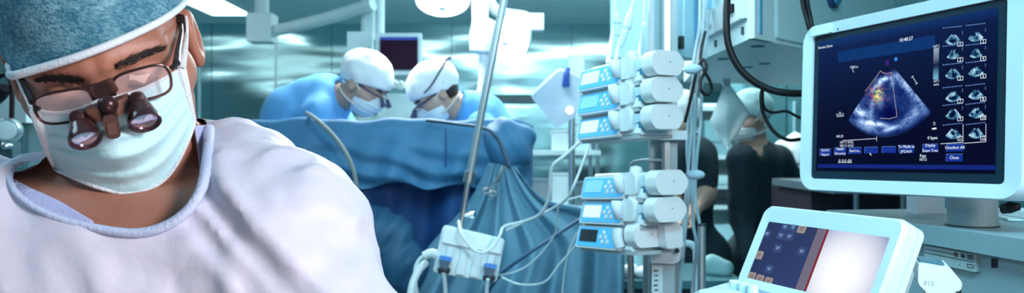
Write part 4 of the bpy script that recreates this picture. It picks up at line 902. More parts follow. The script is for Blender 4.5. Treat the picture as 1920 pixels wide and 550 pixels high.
bm = BM(); prism(bm, rpoly([(-28*k, -140*k), (16*k, -140*k), (16*k, -26*k), (-28*k, -26*k)], .004), -.022, .035, MH, 'y'); obj('lower_body', bm, grey_plastic, t, bevel=.003)
bm = BM(); prism(bm, rpoly([(-26*k, -120*k), (-6*k, -120*k), (-6*k, -30*k), (-26*k, -30*k)], .002), -.026, -.020, MH, 'y'); lb = obj('rating_label', bm, mat('label_pale', (.62, .74, .78), .5), t)
bm = BM()
for r_ in range(9): box(bm, MH @ Vector((-16*k, -.0265, (-38-r_*9)*k)), (.011 if r_ % 3 else .016, .001, .003), None)
obj('label_print', bm, dark_plastic, lb)
bm = BM(); lathe(bm, [(.006, 0), (.006, .006), (.004, .008)], MH @ Vector((22*k, -.034, 2*k)), (MH.to_3x3() @ Vector((0, -1, 0))), 14); obj('screw', bm, dark_plastic, hs_, smooth='auto')
for nm, px, py in (('knob', 1300, 130), ('knob', 1305, 328)):
    q = P(px, py, 1.86); ax = Vector((.93, -.36, 0.03))
    bm = BM(); lathe(bm, [(.004, -.020), (.008, -.018), (.0115, -.008), (.012, .004), (.008, .015), (.003, .020)], q, ax, 20); kn = obj('clamp_knob', bm, mat('knob_grey_blue', (.36, .50, .60), .45), t, smooth='auto')
    bm = BM(); tube(bm, [q-ax*.07, q-ax*.017], .0035, 8); obj('spindle', bm, steel, kn, smooth='auto')
bm = BM(); box(bm, Vector((xp, 1.96, P(0, 254, 1.96).z)), (.07, .06, .022)); obj('upper_bracket', bm, pump_plastic, t, bevel=.004)
bm = BM(); tube(bm, PL([(1185, 318, 2.05), (1188, 304, 2.05), (1240, 300, 1.98), (1244, 312, 1.98)]), .004, 8, smooth=3); obj('carry_handle', bm, steel, t, smooth='auto')
bm = BM(); tube(bm, PL([(1182, 460, 2.05), (1184, 600, 2.05), (1186, 1000, 2.05)]), .0085, 12); obj('front_rod', bm, polem, t, smooth='auto')
bm = BM(); tube(bm, PL([(1213, 460, 2.1), (1212, 600, 2.1), (1212, 1000, 2.1)]), .010, 12); obj('rear_rod', bm, polem, t, smooth='auto')
bm = BM(); lathe(bm, [(.30, 0.03), (.30, .05), (.06, .09)], (xp, 1.99, 0), n=36); obj('base', bm, grey_plastic, t, smooth='auto')
for a in range(5):
    bm = BM(); lathe(bm, [(.03, -.012), (.034, 0), (.03, .012)], (xp+.26*math.cos(a*1.257), 1.99+.26*math.sin(a*1.257), .034), (math.sin(a*1.257), -math.cos(a*1.257), 0), 16); obj('castor', bm, black_rubber, t, smooth='auto')
blue_panel = mat('panel_blue', (.09, .46, .78), .4, emit=(.03, .30, .60), estr=.35)
def syringe_pump(capx, capy, label, lcd, short=0., open_clamp=True, group='syringe pumps on the stand'):
    """x runs from the display end to the plunger driver, y to the rear, z up"""
    ex = Vector((.50, -.866, .055)); L = .272-short
    o = P(capx, capy, 1.77+short*.866) - ex.normalized()*L
    M = frame(o, ex, (0, 0, 1))
    t = thing('syringe_pump', label, 'syringe pump', M.translation, group)
    D = .075
    # tray body: wedge with sloping front
    bm = BM(); prism(bm, rpoly([(-.047, -.036), (.05, -.036), (.05, .004), (-.02, .010), (-.040, -.016)], .006), 0, .222-short*.5, M, 'x'); obj('body', bm, pump_plastic, t, bevel=.003)
    bm = BM(); prism(bm, rrect(.0, -.032, .205, .018, .010), -.004, .055, M, 'y'); obj('rear_housing', bm, pump_plastic, t, bevel=.004)
    bm = BM(); box(bm, (.105, 0.005, -.040), (.22, .10, .008), M); obj('base_plate', bm, grey_plastic, t, bevel=.002)
    # blue control panel on the front, tilted back
    MP = M @ Matrix.Translation((0.0, -.0475, -.010)) @ Matrix.Rotation(math.radians(-16), 4, 'X')
    bm = BM(); prism(bm, rrect(-.010, -.027, .160, .028, .007), -.004, .010, MP, 'y'); obj('panel_frame', bm, white_plastic, t, bevel=.002)
    bm = BM(); prism(bm, rrect(-.005, -.023, .155, .024, .005), -.0055, -.002, MP, 'y'); pn_ = obj('control_panel', bm, blue_panel, t)
    bm = BM(); prism(bm, rrect(.004, -.012, .074, .018, .002), -.0068, -.003, MP, 'y'); obj('display', bm, lcd, pn_)
    bm0 = None
    for (kx, kz) in ((.098, .012), (.088, .001), (.108, .001), (.098, -.010), (.118, -.010)):
        bm = BM(); lathe(bm, [(.0058, 0), (.0058, .0015), (.0045, .0022)], MP @ Vector((kx, -.0053, kz)), MP.to_3x3() @ Vector((0, -1, 0)), 12); obj('key', bm, white_plastic, pn_, smooth='auto')
    for (kx, kz) in ((.130, .011), (.140, .011), (.150, .011), (.135, -.005), (.145, -.005)):
        bm = BM(); lathe(bm, [(.003, 0), (.003, .0012), (.002, .0018)], MP @ Vector((kx, -.0053, kz)), MP.to_3x3() @ Vector((0, -1, 0)), 10); obj('small_key', bm, mat('key_cyan', (.25, .65, .85), .4), pn_, smooth='auto')
    # syringe barrel clamp: rounded block and upright grip
    if short < .04:
        bm = BM(); prism(bm, rpoly([(.158, -.026), (.200, -.026), (.204, .0), (.200, .024), (.166, .026), (.158, .010)], .010), -.056, -.006, M, 'y'); obj('barrel_clamp', bm, pump_plastic, t, bevel=.008, seg=3)
        bm = BM(); tube(bm, [M @ Vector(p) for p in ((.156, -.060, -.020), (.155, -.066, .002), (.154, -.064, .020))], [.010, .012, .013, .0125, .011, .010, .009][:3], 14); bmesh.ops.scale(bm, vec=(1, 1, 1), verts=bm.verts); obj('clamp_grip', bm, mat('grip_plastic', (.60, .70, .78), .45), t, smooth=True)
        bm = BM(); lathe(bm, [(.001, 0), (.013, .003), (.0155, .012), (.013, .021), (.001, .024)], M @ Vector((.182, -.036, .016)), (0, 0, 1), 18); obj('clamp_knob', bm, pump_plastic, t, smooth='auto')
        # plunger rails
        bm = BM(); box(bm, (.220, -.026, .002), (.05, .028, .020), M); obj('plunger_rail', bm, mat('rail_blue_grey', (.50, .66, .74), .35), t, bevel=.003)
        bm = BM(); tube(bm, [M @ Vector((.16, -.02, -.020)), M @ Vector((.23, -.02, -.020))], .006, 10); obj('guide_rod', bm, steel, t, smooth='auto')
        bm = BM(); tube(bm, [M @ Vector((.01, -.020, .016)), M @ Vector((.16, -.020, .016))], .0095, 16); sy = obj('syringe_barrel', bm, mat('syringe_clear', (.75, .9, .95), .1, alpha=.45), t, smooth='auto')
    else:
        bm = BM(); tube(bm, [M @ Vector(p) for p in ((.162, -.052, -.026), (.161, -.058, -.004), (.160, -.054, .014))], .013, 14); obj('clamp_grip', bm, MATS['grip_plastic'], t, smooth='auto')
    # plunger driver with six-sided rounded end cap
    W2, H2 = .047, .0275
    hexa = rpoly([(-W2, -.012), (-W2*.72, -H2), (W2*.62, -H2), (W2, -.006), (W2*.92, .010), (W2*.55, H2), (-W2*.72, H2), (-W2, .014)], .008, 5)
    x1 = L; bm = BM(); prism(bm, hexa, x1-.038, x1, M @ Matrix.Translation((0, -.006, 0)), 'x'); dc = obj('plunger_driver', bm, white_plastic, t, bevel=.003, seg=2)
    bm = BM(); lathe(bm, [(.0016, 0), (.0016, .0006)], M @ Vector((x1-.0002, -.002, .002)), M.to_3x3() @ Vector((1, 0, 0)), 10); obj('screw_hole', bm, dark_plastic, dc)
    bm = BM(); box(bm, (x1-.047, -.034, -.014), (.020, .018, .014), M); obj('release_tab', bm, mat('tab_blue', (.02, .22, .38), .4), dc, bevel=.003)
    if short > .04:
        bm = BM(); prism(bm, rpoly([(.015, -.030), (.062, -.030), (.064, .012), (.055, .026), (.010, .026)], .006), .178, .246, M, 'x'); eb = obj('end_block', bm, white_plastic, t, bevel=.004)
    return t
lcd_on = emat('lcd_white', (.72, .95, 1.0), 1.1); lcd_off = mat('lcd_dark', (.012, .02, .03), .2); lcd_pale = mat('lcd_pale', (.30, .62, .85), .25, emit=(.1, .35, .6), estr=.35)
syringe_pump(1258, 118, 'topmost syringe pump of the upper stack, its display lit white', lcd_on)
syringe_pump(1256, 168, 'middle syringe pump of the upper stack, its display blue', lcd_pale)
syringe_pump(1256, 219, 'lowest syringe pump of the upper stack, its white display lit', lcd_on)
syringe_pump(1265, 342, 'top syringe pump of the lower stack, with a pale blue display', lcd_pale)
syringe_pump(1262, 393, 'middle syringe pump of the lower stack, with a bright white display', lcd_on)
syringe_pump(1224, 441, 'bottom syringe pump with dark display and retracted end cap', lcd_off, short=.055)
# hanging drip lines, chambers and bottle above the upper stack
def drip(name, label, pts, r, ch=None, cat='drip line'):
    t = thing(name, label, cat, P(*pts[0]))
    bm = BM(); tube(bm, PL(pts), r, 8, smooth=5); obj('line', bm, tube_clear, t, smooth='auto')
    if ch:
        a, b = P(*ch[0]), P(*ch[1]); ax = (b-a).normalized(); L = (b-a).length
        bm = BM(); lathe(bm, [(.006, 0), (.010, .006), (.011, L*.35), (.013, L*.36), (.013, L*.46), (.009, L*.5), (.007, L*.95), (.003, L)], a, ax, 16); obj('drip_chamber', bm, mat('chamber_clear', (.70, .86, .92), .15, alpha=.7), t, smooth='auto')
    return t
drip('drip_line', 'leftmost pale drip line with chamber hanging above the upper pumps', [(1156, -60, 2.2), (1153, 20, 2.2), (1148, 70, 2.2), (1140, 120, 2.15)], .0065, ((1157, 22, 2.2), (1158, 68, 2.2)))
drip('drip_line', 'slanting drip line with clear filter chamber above the upper pumps', [(1200, -60, 2.2), (1188, 5, 2.2), (1172, 50, 2.2), (1160, 90, 2.18), (1152, 130, 2.15)], .006, ((1184, 22, 2.19), (1164, 88, 2.17)))
drip('drip_line', 'straight white drip line left of the hanging white bell', [(1212, -60, 2.2), (1208, 30, 2.2), (1202, 80, 2.2), (1200, 120, 2.15)], .006)
t = thing('hanging_bell', 'white bell-shaped spout hanging above the topmost pump', 'spout', P(1229, 20, 2.05))
bm = BM(); lathe(bm, [(.006, .06), (.007, .03), (.012, .018), (.019, .002), (.0185, -.006), (.012, -.010), (.002, -.011)], P(1229, 22, 2.05), (0, 0, 1), 24); obj('bell', bm, wh, t, smooth='auto')
bm = BM(); tube(bm, PL([(1229, -10, 2.05), (1226, -70, 2.05)]), .006, 10); obj('stem', bm, wh, t, smooth='auto')
t = thing('infusion_bottle', 'hazy clear infusion bottle hanging behind the topmost pump', 'bottle', P(1225, 90, 2.15))
bm = BM(); lathe(bm, [(.001, .0), (.030, .002), (.036, .012), (.036, .08), (.028, .095), (.012, .105), (.011, .12), (.001, .121)], P(1226, 108, 2.15), (.03, 0, 1), 28); obj('bottle', bm, mat('bottle_haze', (.55, .75, .85), .2, alpha=.55), t, smooth='auto')
bm = BM(); lathe(bm, [(.013, .105), (.013, .125), (.002, .127)], P(1226, 108, 2.15), (.03, 0, 1), 20); obj('stopper', bm, mat('stopper_grey', (.4, .5, .6), .4), t, smooth='auto')
bm = BM(); tube(bm, PL([(1252, -70, 2.1), (1250, 60, 2.1), (1249, 100, 2.1)]), .014, 12); tag(obj('clear_tubing', bm, mat('tubing_greenish', (.60, .78, .72), .25, alpha=.75), smooth='auto'), 'wide pale greenish tube running up beside the pump rail', 'tube')

# ================================================================== CEILING SUPPLY CABINET AND HOSES
cabm = mat('supply_white', (.76, .89, .91), .42, var=.03)
t = thing('supply_cabinet', 'large pale ceiling supply cabinet with bolted rail above the dark-scrubs people', 'supply cabinet', P(1405, 72, 2.0))
z0 = P(0, 72, 2.0).z
A_, B_, C2, D_ = Vector((.597, 2.0, 0)), Vector((.592, 2.42, 0)), Vector((.72, 3.35, 0)), Vector((1.25, 3.55, 0)); E_ = Vector((1.27, 2.66, 0))
bm = BM(); prism(bm, [(p.x, p.y) for p in (A_, E_, D_, C2, B_)], z0, z0+.75); obj('body', bm, cabm, t, bevel=.004)
MS = frame(Vector((A_.x, A_.y, z0)), E_-A_, (0, 0, 1))       # right face
bm = BM(); prism(bm, [(.0, .0), (.0, .7), (.10, .7), (.10, .0)], -.010, .01, MS, 'y'); obj('corner_profile', bm, cabm, t, bevel=.002)
bm = BM(); prism(bm, [(.022, .012), (.022, .7), (.036, .7), (.036, .012)], -.013, .0, MS, 'y'); obj('groove', bm, mat('groove_blue', (.16, .42, .62), .4), t)
bm = BM(); prism(bm, rrect(.125, .012, .72, .7, .006), -.008, .01, MS, 'y'); obj('side_panel', bm, cabm, t, bevel=.002)
ML = frame(Vector((B_.x, B_.y, z0)), A_-B_, (0, 0, 1)); LL = (A_-B_).length      # left face
bm = BM(); prism(bm, [(.02, .055), (LL-.025, .055), (LL-.025, .125), (.02, .125)], -.016, .0, ML, 'y'); rl = obj('mounting_rail', bm, white_plastic, t, bevel=.003)
for x in (.09, LL-.11):
    bm = BM(); lathe(bm, [(.013, 0), (.013, .004), (.008, .005), (.008, .012), (.005, .013)], ML @ Vector((x, -.016, .085)), ML.to_3x3() @ Vector((0, -1, 0)), 16); obj('bolt', bm, steel, rl, smooth='auto')
for x in (.1, LL-.06):
    bm = BM(); box(bm, (x, -.003, .028), (.008, .006, .02), ML); obj('latch', bm, dark_plastic, t, bevel=.002)
for x0_, x1_ in ((.03, .05), (LL-.10, LL-.07)):
    bm = BM(); prism(bm, [(x0_, .14), (x1_, .14), (x1_, .7), (x0_, .7)], -.010, 0, ML, 'y'); obj('blue_channel', bm, MATS['groove_blue'], t, bevel=.002)
bm = BM(); prism(bm, rrect(.12, .16, LL-.14, .7, .005), -.008, 0, ML, 'y'); obj('cover_plate', bm, cabm, t, bevel=.002)
for p in ((.66, 2.15), (.65, 2.46), (.82, 2.6), (.80, 2.72)):
    bm = BM(); lathe(bm, [(.018, 0), (.018, .003), (.009, .004)], (p[0], p[1], z0), (0, 0, -1), 16); obj('cover_plug', bm, mat('cover_plug_teal', (.10, .22, .26), .5), t, smooth='auto')  # plain dark teal plugs
bm = BM(); tube(bm, [(1.0, 3.0, z0+.72), (1.0, 3.0, ZC)], .09, 24); obj('drop_column', bm, cabm, t, smooth='auto')
# second narrow cabinet to the left
t = thing('side_panel_unit', 'narrow pale panel unit hanging left of the large supply cabinet, above the loose cables', 'panel unit', P(1295, 50, 2.6))
MU = frame(P(1262, 102, 2.45), (.60, .80, 0), (0, 0, 1)); zz = .75
bm = BM(); prism(bm, rrect(.0, .0, .205, .75, .006), .0, .22, MU, 'y'); obj('body', bm, mat('unit_blue_white', (.52, .74, .84), .42), t, bevel=.004)
bm = BM(); prism(bm, [(.155, .0), (.185, .0), (.185, .74), (.155, .74)], -.010, 0, MU, 'y'); dp = obj('dark_channel', bm, mat('channel_blue', (.10, .28, .46), .4), t, bevel=.002)
for z in (.08, .2, .33):
    bm = BM(); lathe(bm, [(.006, 0), (.006, .003), (.003, .004)], MU @ Vector((.17, -.010, z)), MU.to_3x3() @ Vector((0, -1, 0)), 12); obj('screw', bm, dark_plastic, dp, smooth='auto')
bm = BM(); prism(bm, rrect(.035, .02, .055, .06, .004), -.012, 0, MU, 'y'); obj('black_latch', bm, black_rubber, t, bevel=.003)
bm = BM(); tube(bm, [MU @ Vector(p) for p in ((.05, -.012, .06), (.055, -.012, .2), (.08, -.012, .35), (.085, -.012, .7))], .003, 6, smooth=4); obj('wire', bm, cable_grey, t, smooth='auto')
bm = BM(); tube(bm, [MU @ Vector((.12, .1, .72)), Vector(((MU @ Vector((.12, .1, 0))).x, (MU @ Vector((.12, .1, 0))).y, ZC))], .05, 16); obj('drop_column', bm, cabm, t, smooth='auto')
# hoses
t = thing('black_hose', 'thick black corrugated hose looping from the ceiling to behind the ultrasound monitor', 'hose', P(1362, 0, 1.75))
pts_ = cr(PL([(1372, -120, 1.80), (1366, -30, 1.78), (1362, 30, 1.76), (1366, 85, 1.75), (1388, 130, 1.74), (1425, 160, 1.73), (1470, 174, 1.72), (1530, 174, 1.72), (1600, 168, 1.75)]), 26)
bm = BM(); tube(bm, pts_, [.0075+(.0006 if i % 2 else 0) for i in range(len(pts_))], 12); obj('hose', bm, black_rubber, t, smooth=True)
bm = BM(); tube(bm, [P(1371, 8, 1.755), P(1371, 24, 1.755)], .007, 10); obj('clip', bm, black_rubber, t, smooth='auto')
cable('black_cable', 'thinner black cable drooping from the thick hose toward the monitor, lower of two', PL([(1430, 165, 1.74), (1427, 185, 1.74), (1432, 215, 1.74), (1450, 246, 1.73), (1475, 262, 1.72), (1502, 261, 1.72), (1560, 250, 1.74)]), .0042, black_rubber)
cable('black_cable', 'slim black cable curving above the lower drooping cable', PL([(1430, 168, 1.745), (1432, 200, 1.75), (1448, 211, 1.75), (1475, 209, 1.75), (1503, 222, 1.74), (1560, 235, 1.76)]), .0032, black_rubber)
for k_, (dx, lb_) in enumerate(((0, 'left cable of the black pair dropping behind the monitor\'s upper left corner'), (9, 'right cable of the black pair dropping behind the monitor\'s upper left corner'))):
    cable('paired_cable', lb_, PL([(1498+dx, -60, 1.72), (1504+dx, 0, 1.7), (1514+dx*.7, 40, 1.68), (1530, 100, 1.68)]), .0052, black_rubber)
t = thing('blue_gas_outlet', 'round blue-faced outlet on the supply cabinet above the ultrasound monitor', 'outlet', P(1558, 0, 2.0))
dn = MS.to_3x3() @ Vector((0, -1, 0)); xq, zq = px_on(MS, 1560, -3, -.01); q = MS @ Vector((xq, -.008, zq))
bm = BM(); lathe(bm, [(.030, 0), (.030, .012), (.024, .016), (.002, .017)], q, dn, 28); obj('ring', bm, mat('outlet_navy', (.02, .05, .14), .3), t, smooth='auto')
bm = BM(); lathe(bm, [(.021, .016), (.020, .022), (.002, .023)], q, dn, 28); obj('face', bm, mat('outlet_blue', (.05, .28, .55), .3), t, smooth='auto')
# grey cable bundle left of the supply cabinet
gl = [[(1312, -60, 2.3), (1312, 40, 2.2), (1306, 85, 2.1), (1300, 130, 2.03), (1298, 220, 2.02), (1290, 320, 2.0), (1283, 400, 2.0), (1272, 560, 2.0)], [(1322, -60, 2.3), (1318, 50, 2.2), (1312, 100, 2.1), (1306, 180, 2.05), (1302, 260, 2.03), (1298, 350, 2.0), (1300, 420, 2.0), (1306, 470, 2.0), (1296, 560, 2.0)],
      [(1326, 0, 2.3), (1316, 70, 2.2), (1302, 140, 2.08), (1292, 200, 2.04), (1288, 280, 2.02), (1292, 350, 2.0), (1284, 440, 2.0), (1274, 560, 2.0)], [(1330, 20, 2.3), (1324, 80, 2.2), (1316, 150, 2.1), (1314, 230, 2.05), (1306, 300, 2.03), (1304, 370, 2.02), (1312, 430, 2.0), (1303, 490, 2.0), (1300, 560, 2.0)]]
for k_, p in enumerate(gl):
    cable('grey_cable', ['leftmost grey-blue cable hanging straight beside the pump stack', 'grey-blue cable bulging right near the steel post', 'grey-blue cable crossing to the left behind the lower grey knob', 'rightmost grey-blue cable, nearest the people in dark scrubs'][k_], PL(p), .0042, cable_grey, group='grey cables beside the pumps')
cable('looped_black_cable', 'black cable tied in a small loop beside the upper grey knob', PL([(1322, 60, 2.15), (1314, 100, 2.05), (1316, 125, 1.99), (1330, 150, 1.98), (1334, 168, 1.98), (1325, 178, 1.98), (1315, 170, 1.98), (1314, 150, 1.99), (1324, 128, 1.99), (1318, 112, 2.0), (1306, 135, 2.0), (1296, 180, 2.0), (1284, 230, 2.0)]), .0042, black_rubber)
# hanging paper sheet, kite-shaped, in front of the masked person
t = thing('hanging_sheet', 'white square sheet hanging by a corner in front of the masked person', 'sheet', P(1365, 165, 3.4))
Q = [(1362, 150), (1407, 212), (1363, 282), (1331, 228)]; n_ = 14; pts = np.zeros((n_, n_, 3))
for i in range(n_):
    for j in range(n_):
        a, b = i/(n_-1), j/(n_-1); q = np.array(Q[0])*(1-a)*(1-b)+np.array(Q[1])*a*(1-b)+np.array(Q[2])*a*b+np.array(Q[3])*(1-a)*b
        pts[i, j] = P(q[0], q[1], 3.2+.05*math.sin(a*3+b*2)-.06*abs(a-b))
obj('sheet', sheet(pts, n_, n_, .0015), mat('paper_white', (.88, .95, .96), .8, bump=.2), t, smooth=True)
pm = MATS['paper_white']; nt = pm.node_tree; tr = nt.nodes.new('ShaderNodeBsdfTranslucent'); tr.inputs[0].default_value = (.8, .92, .94, 1); mxs = nt.nodes.new('ShaderNodeMixShader'); mxs.inputs[0].default_value = .72
nt.links.new(nt.nodes['Principled BSDF'].outputs[0], mxs.inputs[1]); nt.links.new(tr.outputs[0], mxs.inputs[2]); nt.links.new(mxs.outputs[0], nt.nodes['Material Output'].inputs[0])
bm = BM(); box(bm, P(1362, 150, 3.2), (.03, .012, .05)); obj('hanging_clip', bm, steel, t, bevel=.003)
bm = BM(); tube(bm, [P(1362, 148, 3.2), P(1362, 120, 3.2)], .002, 6); obj('string', bm, white_plastic, t)
# steel post, rail, clutter at bottom
bm = BM(); tube(bm, PL([(1315.5, 421, 1.9), (1315.5, 700, 1.9), (1315.5, 1290, 1.9)]), .0098, 18); t_ = obj('steel_post', bm, mat('post_steel', (.42, .52, .56), .36, .8), smooth='auto'); tag(t_, 'upright steel post with open top between pump stack and ultrasound console', 'post')
bm = BM(); lathe(bm, [(.0102, -.004), (.0102, .001), (.007, .001), (.007, -.003)], P(1315.5, 421, 1.9), (0, 0, 1), 18); obj('end_cap', bm, dark_plastic, t_, smooth='auto')
t = thing('curved_rail', 'white curved push rail behind the steel post', 'rail', P(1285, 457, 2.3))
bm = BM(); tube(bm, PL([(1258, 456, 2.3), (1290, 457, 2.3), (1302, 464, 2.3), (1306, 485, 2.3), (1306, 600, 2.3)]), .010, 12, smooth=5); obj('tube', bm, wh, t, smooth='auto')
t = thing('bedside_cart', 'low dark cart behind the pump stand carrying pale bottles and swabs', 'cart', P(1200, 530, 3.05))
xa, xb = P(1120, 0, 3.05).x, P(1385, 0, 3.05).x
bm = BM(); box(bm, ((xa+xb)/2, 3.2, .885), (xb-xa, .45, .03)); obj('tabletop', bm, mat('cart_teal', (.05, .16, .19), .4), t, bevel=.006)
bm = BM(); box(bm, ((xa+xb)/2, 3.22, .46), (xb-xa-.06, .4, .8)); obj('cabinet', bm, mat('cart_dark', (.02, .06, .075), .4), t, bevel=.01)
for x in (xa+.06, xb-.06):
    bm = BM(); lathe(bm, [(.035, -.012), (.04, 0), (.035, .012)], (x, 3.2, .05), (1, 0, 0), 16); obj('castor', bm, black_rubber, t, smooth='auto')
for k_, (px, y, h, r, c_, lb_) in enumerate(((1137, 3.10, .08, .03, (.75, .9, .92), 'white bottle at the left end of the low dark cart'), (1160, 3.25, .12, .03, (.30, .55, .58), 'teal bottle behind the white bottle on the low cart'), (1200, 3.15, .16, .026, (.35, .62, .66), 'tall pale-teal bottle behind the two pump rods'), (1222, 3.3, .13, .035, (.6, .8, .82), 'pale jar behind the clamp housing on the low cart'))):
    x = P(px, 0, y).x; bm = BM(); lathe(bm, [(.001, 0), (r, .002), (r, h*.65), (r*.5, h*.82), (r*.5, h*.9)], (x, y, .90), n=20); b_ = obj('bottle', bm, mat('bottle_tone_%d' % k_, c_, .3), smooth='auto'); tag(b_, lb_, 'bottle', 'bottles on the low cart')
    bm = BM(); lathe(bm, [(r*.56, h*.84), (r*.56, h), (.001, h*1.01)], (x, y, .90), n=16); obj('bottle_cap', bm, white_plastic, b_, smooth='auto')
for k_, (px, y, r) in enumerate(((1148, 3.05, .045), (1176, 3.07, .035), (1208, 3.05, .03))):
    x = P(px, 0, y).x; V, F = iso(lambda X: ell_sdf(X, (x, y, .90+r*.6), (r*1.3, r, r*.8))+.010*vnoise([a*40 for a in X], k_), np.arange(x-.08, x+.08, .007), np.arange(y-.08, y+.08, .007), np.arange(.885, .99, .007))
    tag(obj('gauze_swab', (V, F), cap_white, smooth=True), ['largest crumpled white swab at the bottom edge below the lowest pump', 'crumpled white swab left of the front pump rod', 'smallest crumpled swab right of the front pump rod'][k_], 'swab', 'gauze swabs on the low cart')
x = P(1344, 0, 3.12).x
V, F = iso(lambda X: smin(cap_sdf(X, (x-.02, 3.12, .945), (x+.025, 3.10, .932), .036, .030), cap_sdf(X, (x-.03, 3.12, .92), (x+.03, 3.10, .918), .02, .02), .03)+.004*vnoise([a*30 for a in X], 5), np.arange(x-.1, x+.1, .007), np.arange(3.04, 3.19, .007), np.arange(.88, 1.01, .007))
tag(obj('padded_pouch', (V, F), mat('pouch_teal', (.30, .52, .54), .6), smooth=True), 'pale teal padded pouch on the low cart just right of the steel post', 'pouch')
# ================================================================== ULTRASOUND MACHINE
bez = mat('ultrasound_white', (.62, .75, .84), .40, var=.015)
bezg = mat('ultrasound_grey', (.34, .44, .47), .5, var=.03)
O = P(1520, 335, 1.55); exm = P(1880, 346, 1.174)-O; ezm = P(1533, 68, 1.55)-O
MM = frame(O, exm, ezm)
t = thing('ultrasound_monitor', 'large white-framed ultrasound monitor showing a blue fan-shaped heart scan', 'monitor', MM @ Vector((.2, .06, -.04)))
tl = px_on(MM, 1507, 52); br_ = px_on(MM, 1500, 362); bb = px_on(MM, 1905, 378)
x0 = (tl[0]+br_[0])/2; z1 = px_on(MM, 1700, 9)[1]; z0m = bb[1]; x1 = px_on(MM, 1926, 200)[0]
sx0, sz0 = px_on(MM, 1518, 335); _, sz1 = px_on(MM, 1700, 33); sx1, _ = px_on(MM, 1886, 200)
outer = rrect(x0, z0m, x1, z1, .035, 8); inner = rrect(sx0, sz0, sx1, sz1, .008, 8)
bm = BM()
def ring(poly, y): return [bm.verts.new(MM @ Vector((p[0], y, p[1]))) for p in poly]
def bridge(A, B):
    n = len(A)
    for i in range(n): bm.faces.new([A[i], A[(i+1) % n], B[(i+1) % n], B[i]])
cxm, czm = (x0+x1)/2, (z0m+z1)/2
sc = lambda poly, k: [(cxm+(p[0]-cxm)*k, czm+(p[1]-czm)*k) for p in poly]
R1 = ring(inner, .006); R2_ = ring(inner, -.0005); R3 = ring(sc(outer, .985), -.004); R4 = ring(outer, .004); R5 = ring(outer, .035); R6 = ring(sc(outer, .93), .055)
for A, B in ((R1, R2_), (R2_, R3), (R3, R4), (R4, R5), (R5, R6)): bridge(A, B)
bm.faces.new(R6); obj('frame', bm, bez, t, smooth='auto', ang=35)
bm = BM(); prism(bm, inner, .004, .012, MM, 'y'); obj('glass_border', bm, mat('screen_border', (.008, .026, .045), .35, spec=.2), t)
dx0, dz0 = px_on(MM, 1530, 320, .003); dx1, _ = px_on(MM, 1868, 200, .003); _, dz1 = px_on(MM, 1700, 47, .003)
# screen: dark blue glow, lighter towards its top
sm = emat('screen_blue', (0.01, .02, .1), 1.0); nt = sm.node_tree; a = nt.nodes.new('ShaderNodeAttribute'); a.attribute_name = 'Col'; nt.links.new(a.outputs['Color'], nt.nodes['Principled BSDF'].inputs['Emission Color'])
nt.nodes['Principled BSDF'].inputs['Roughness'].default_value = .35
def color_mesh(name, V, F, C, m, parent):
    o = obj(name, (V, F), m, parent); at = o.data.color_attributes.new('Col', 'FLOAT_COLOR', 'POINT')
    at.data.foreach_set('color', np.concatenate([np.asarray(C, f4), np.ones((len(C), 1), f4)], 1).ravel()); return o
nx, nz = 30, 30; V = []; C = []
for i in range(nx):
    for j in range(nz):
        u, v = i/(nx-1), j/(nz-1); V.append(MM @ Vector((dx0+(dx1-dx0)*u, .0030, dz0+(dz1-dz0)*v)))
        b = np.array([.0015, .003, .022])+np.array([.004, .024, .11])*max(0, v-.25)**1.6*(1-.3*u); b += np.array([.002, .02, .09])*max(0, 1-abs(v-.99)/.05); C.append(b)
scr = color_mesh('screen', V, grid_faces(nx, nz), C, sm, t)
E = lambda px, py, c=.0022: px_on(MM, px, py, c)
# flat panes of the display: status bar, footer bar, buttons, outlines
bm = BM(); mats = [emat('ui_bar', (.003, .035, .16), 1.), emat('ui_button', (.008, .035, .30), 1.), emat('ui_white', (.75, .88, 1.), 1.2), emat('ui_edge', (.15, .3, .7), 1.), emat('ui_footer', (.006, .02, .20), 1.)]
a = E(1571, 108); b = E(1753, 80); bm = BM(); quad2(bm, MM, a[0], (E(1571, 118)[1]), b[0], E(1571, 97)[1], .0024, 0); obj('status_bar', bm, mats, scr)
a = E(1533, 318); b = E(1866, 304); bm = BM(); quad2(bm, MM, a[0], E(1700, 317)[1], b[0], E(1700, 309)[1], .0024, 4); obj('footer_bar', bm, mats, scr)
btn = [(1548, 286, 'Send to\nReport', 21, 13), (1576, 284, 'Patient\nDirectory', 22, 13), (1604, 283, 'Send to...', 23, 12), (1634, 282, '', 25, 12), (1667, 281, '', 26, 12), (1700, 280, 'To Media as\nJPG/AVI', 28, 14), (1745, 278, 'Display\nExam Tree', 29, 15), (1791, 277, 'Unselect All', 31, 14), (1790, 296, 'Close', 31, 14)]
for px, py, s, w, h in btn:
    a = E(px-w/2, py); b = E(px+w/2, py); hh = abs(E(px, py-h/2)[1]-E(px, py+h/2)[1])/2; zc = E(px, py)[1]
    bm = BM(); quad2(bm, MM, a[0], zc-hh, b[0], zc+hh, .0018, 1); line2(bm, MM, (a[0], zc+hh), (b[0], zc+hh), .0005, .0016, 3); line2(bm, MM, (a[0], zc-hh), (a[0], zc+hh), .0005, .0016, 3)
    bo = obj('screen_button', bm, mats, scr)
    if s:
        bm = BM(); ls = s.split('\n')
        for i_, l in enumerate(ls): text_mesh(bm, l, MM, (a[0]+b[0])/2, zc+((.0042 if i_ == 0 else -.0042) if len(ls) == 2 else 0), .0068 if len(ls) == 2 else .0072, .0014)
        obj('button_text', bm, mats[2], bo)
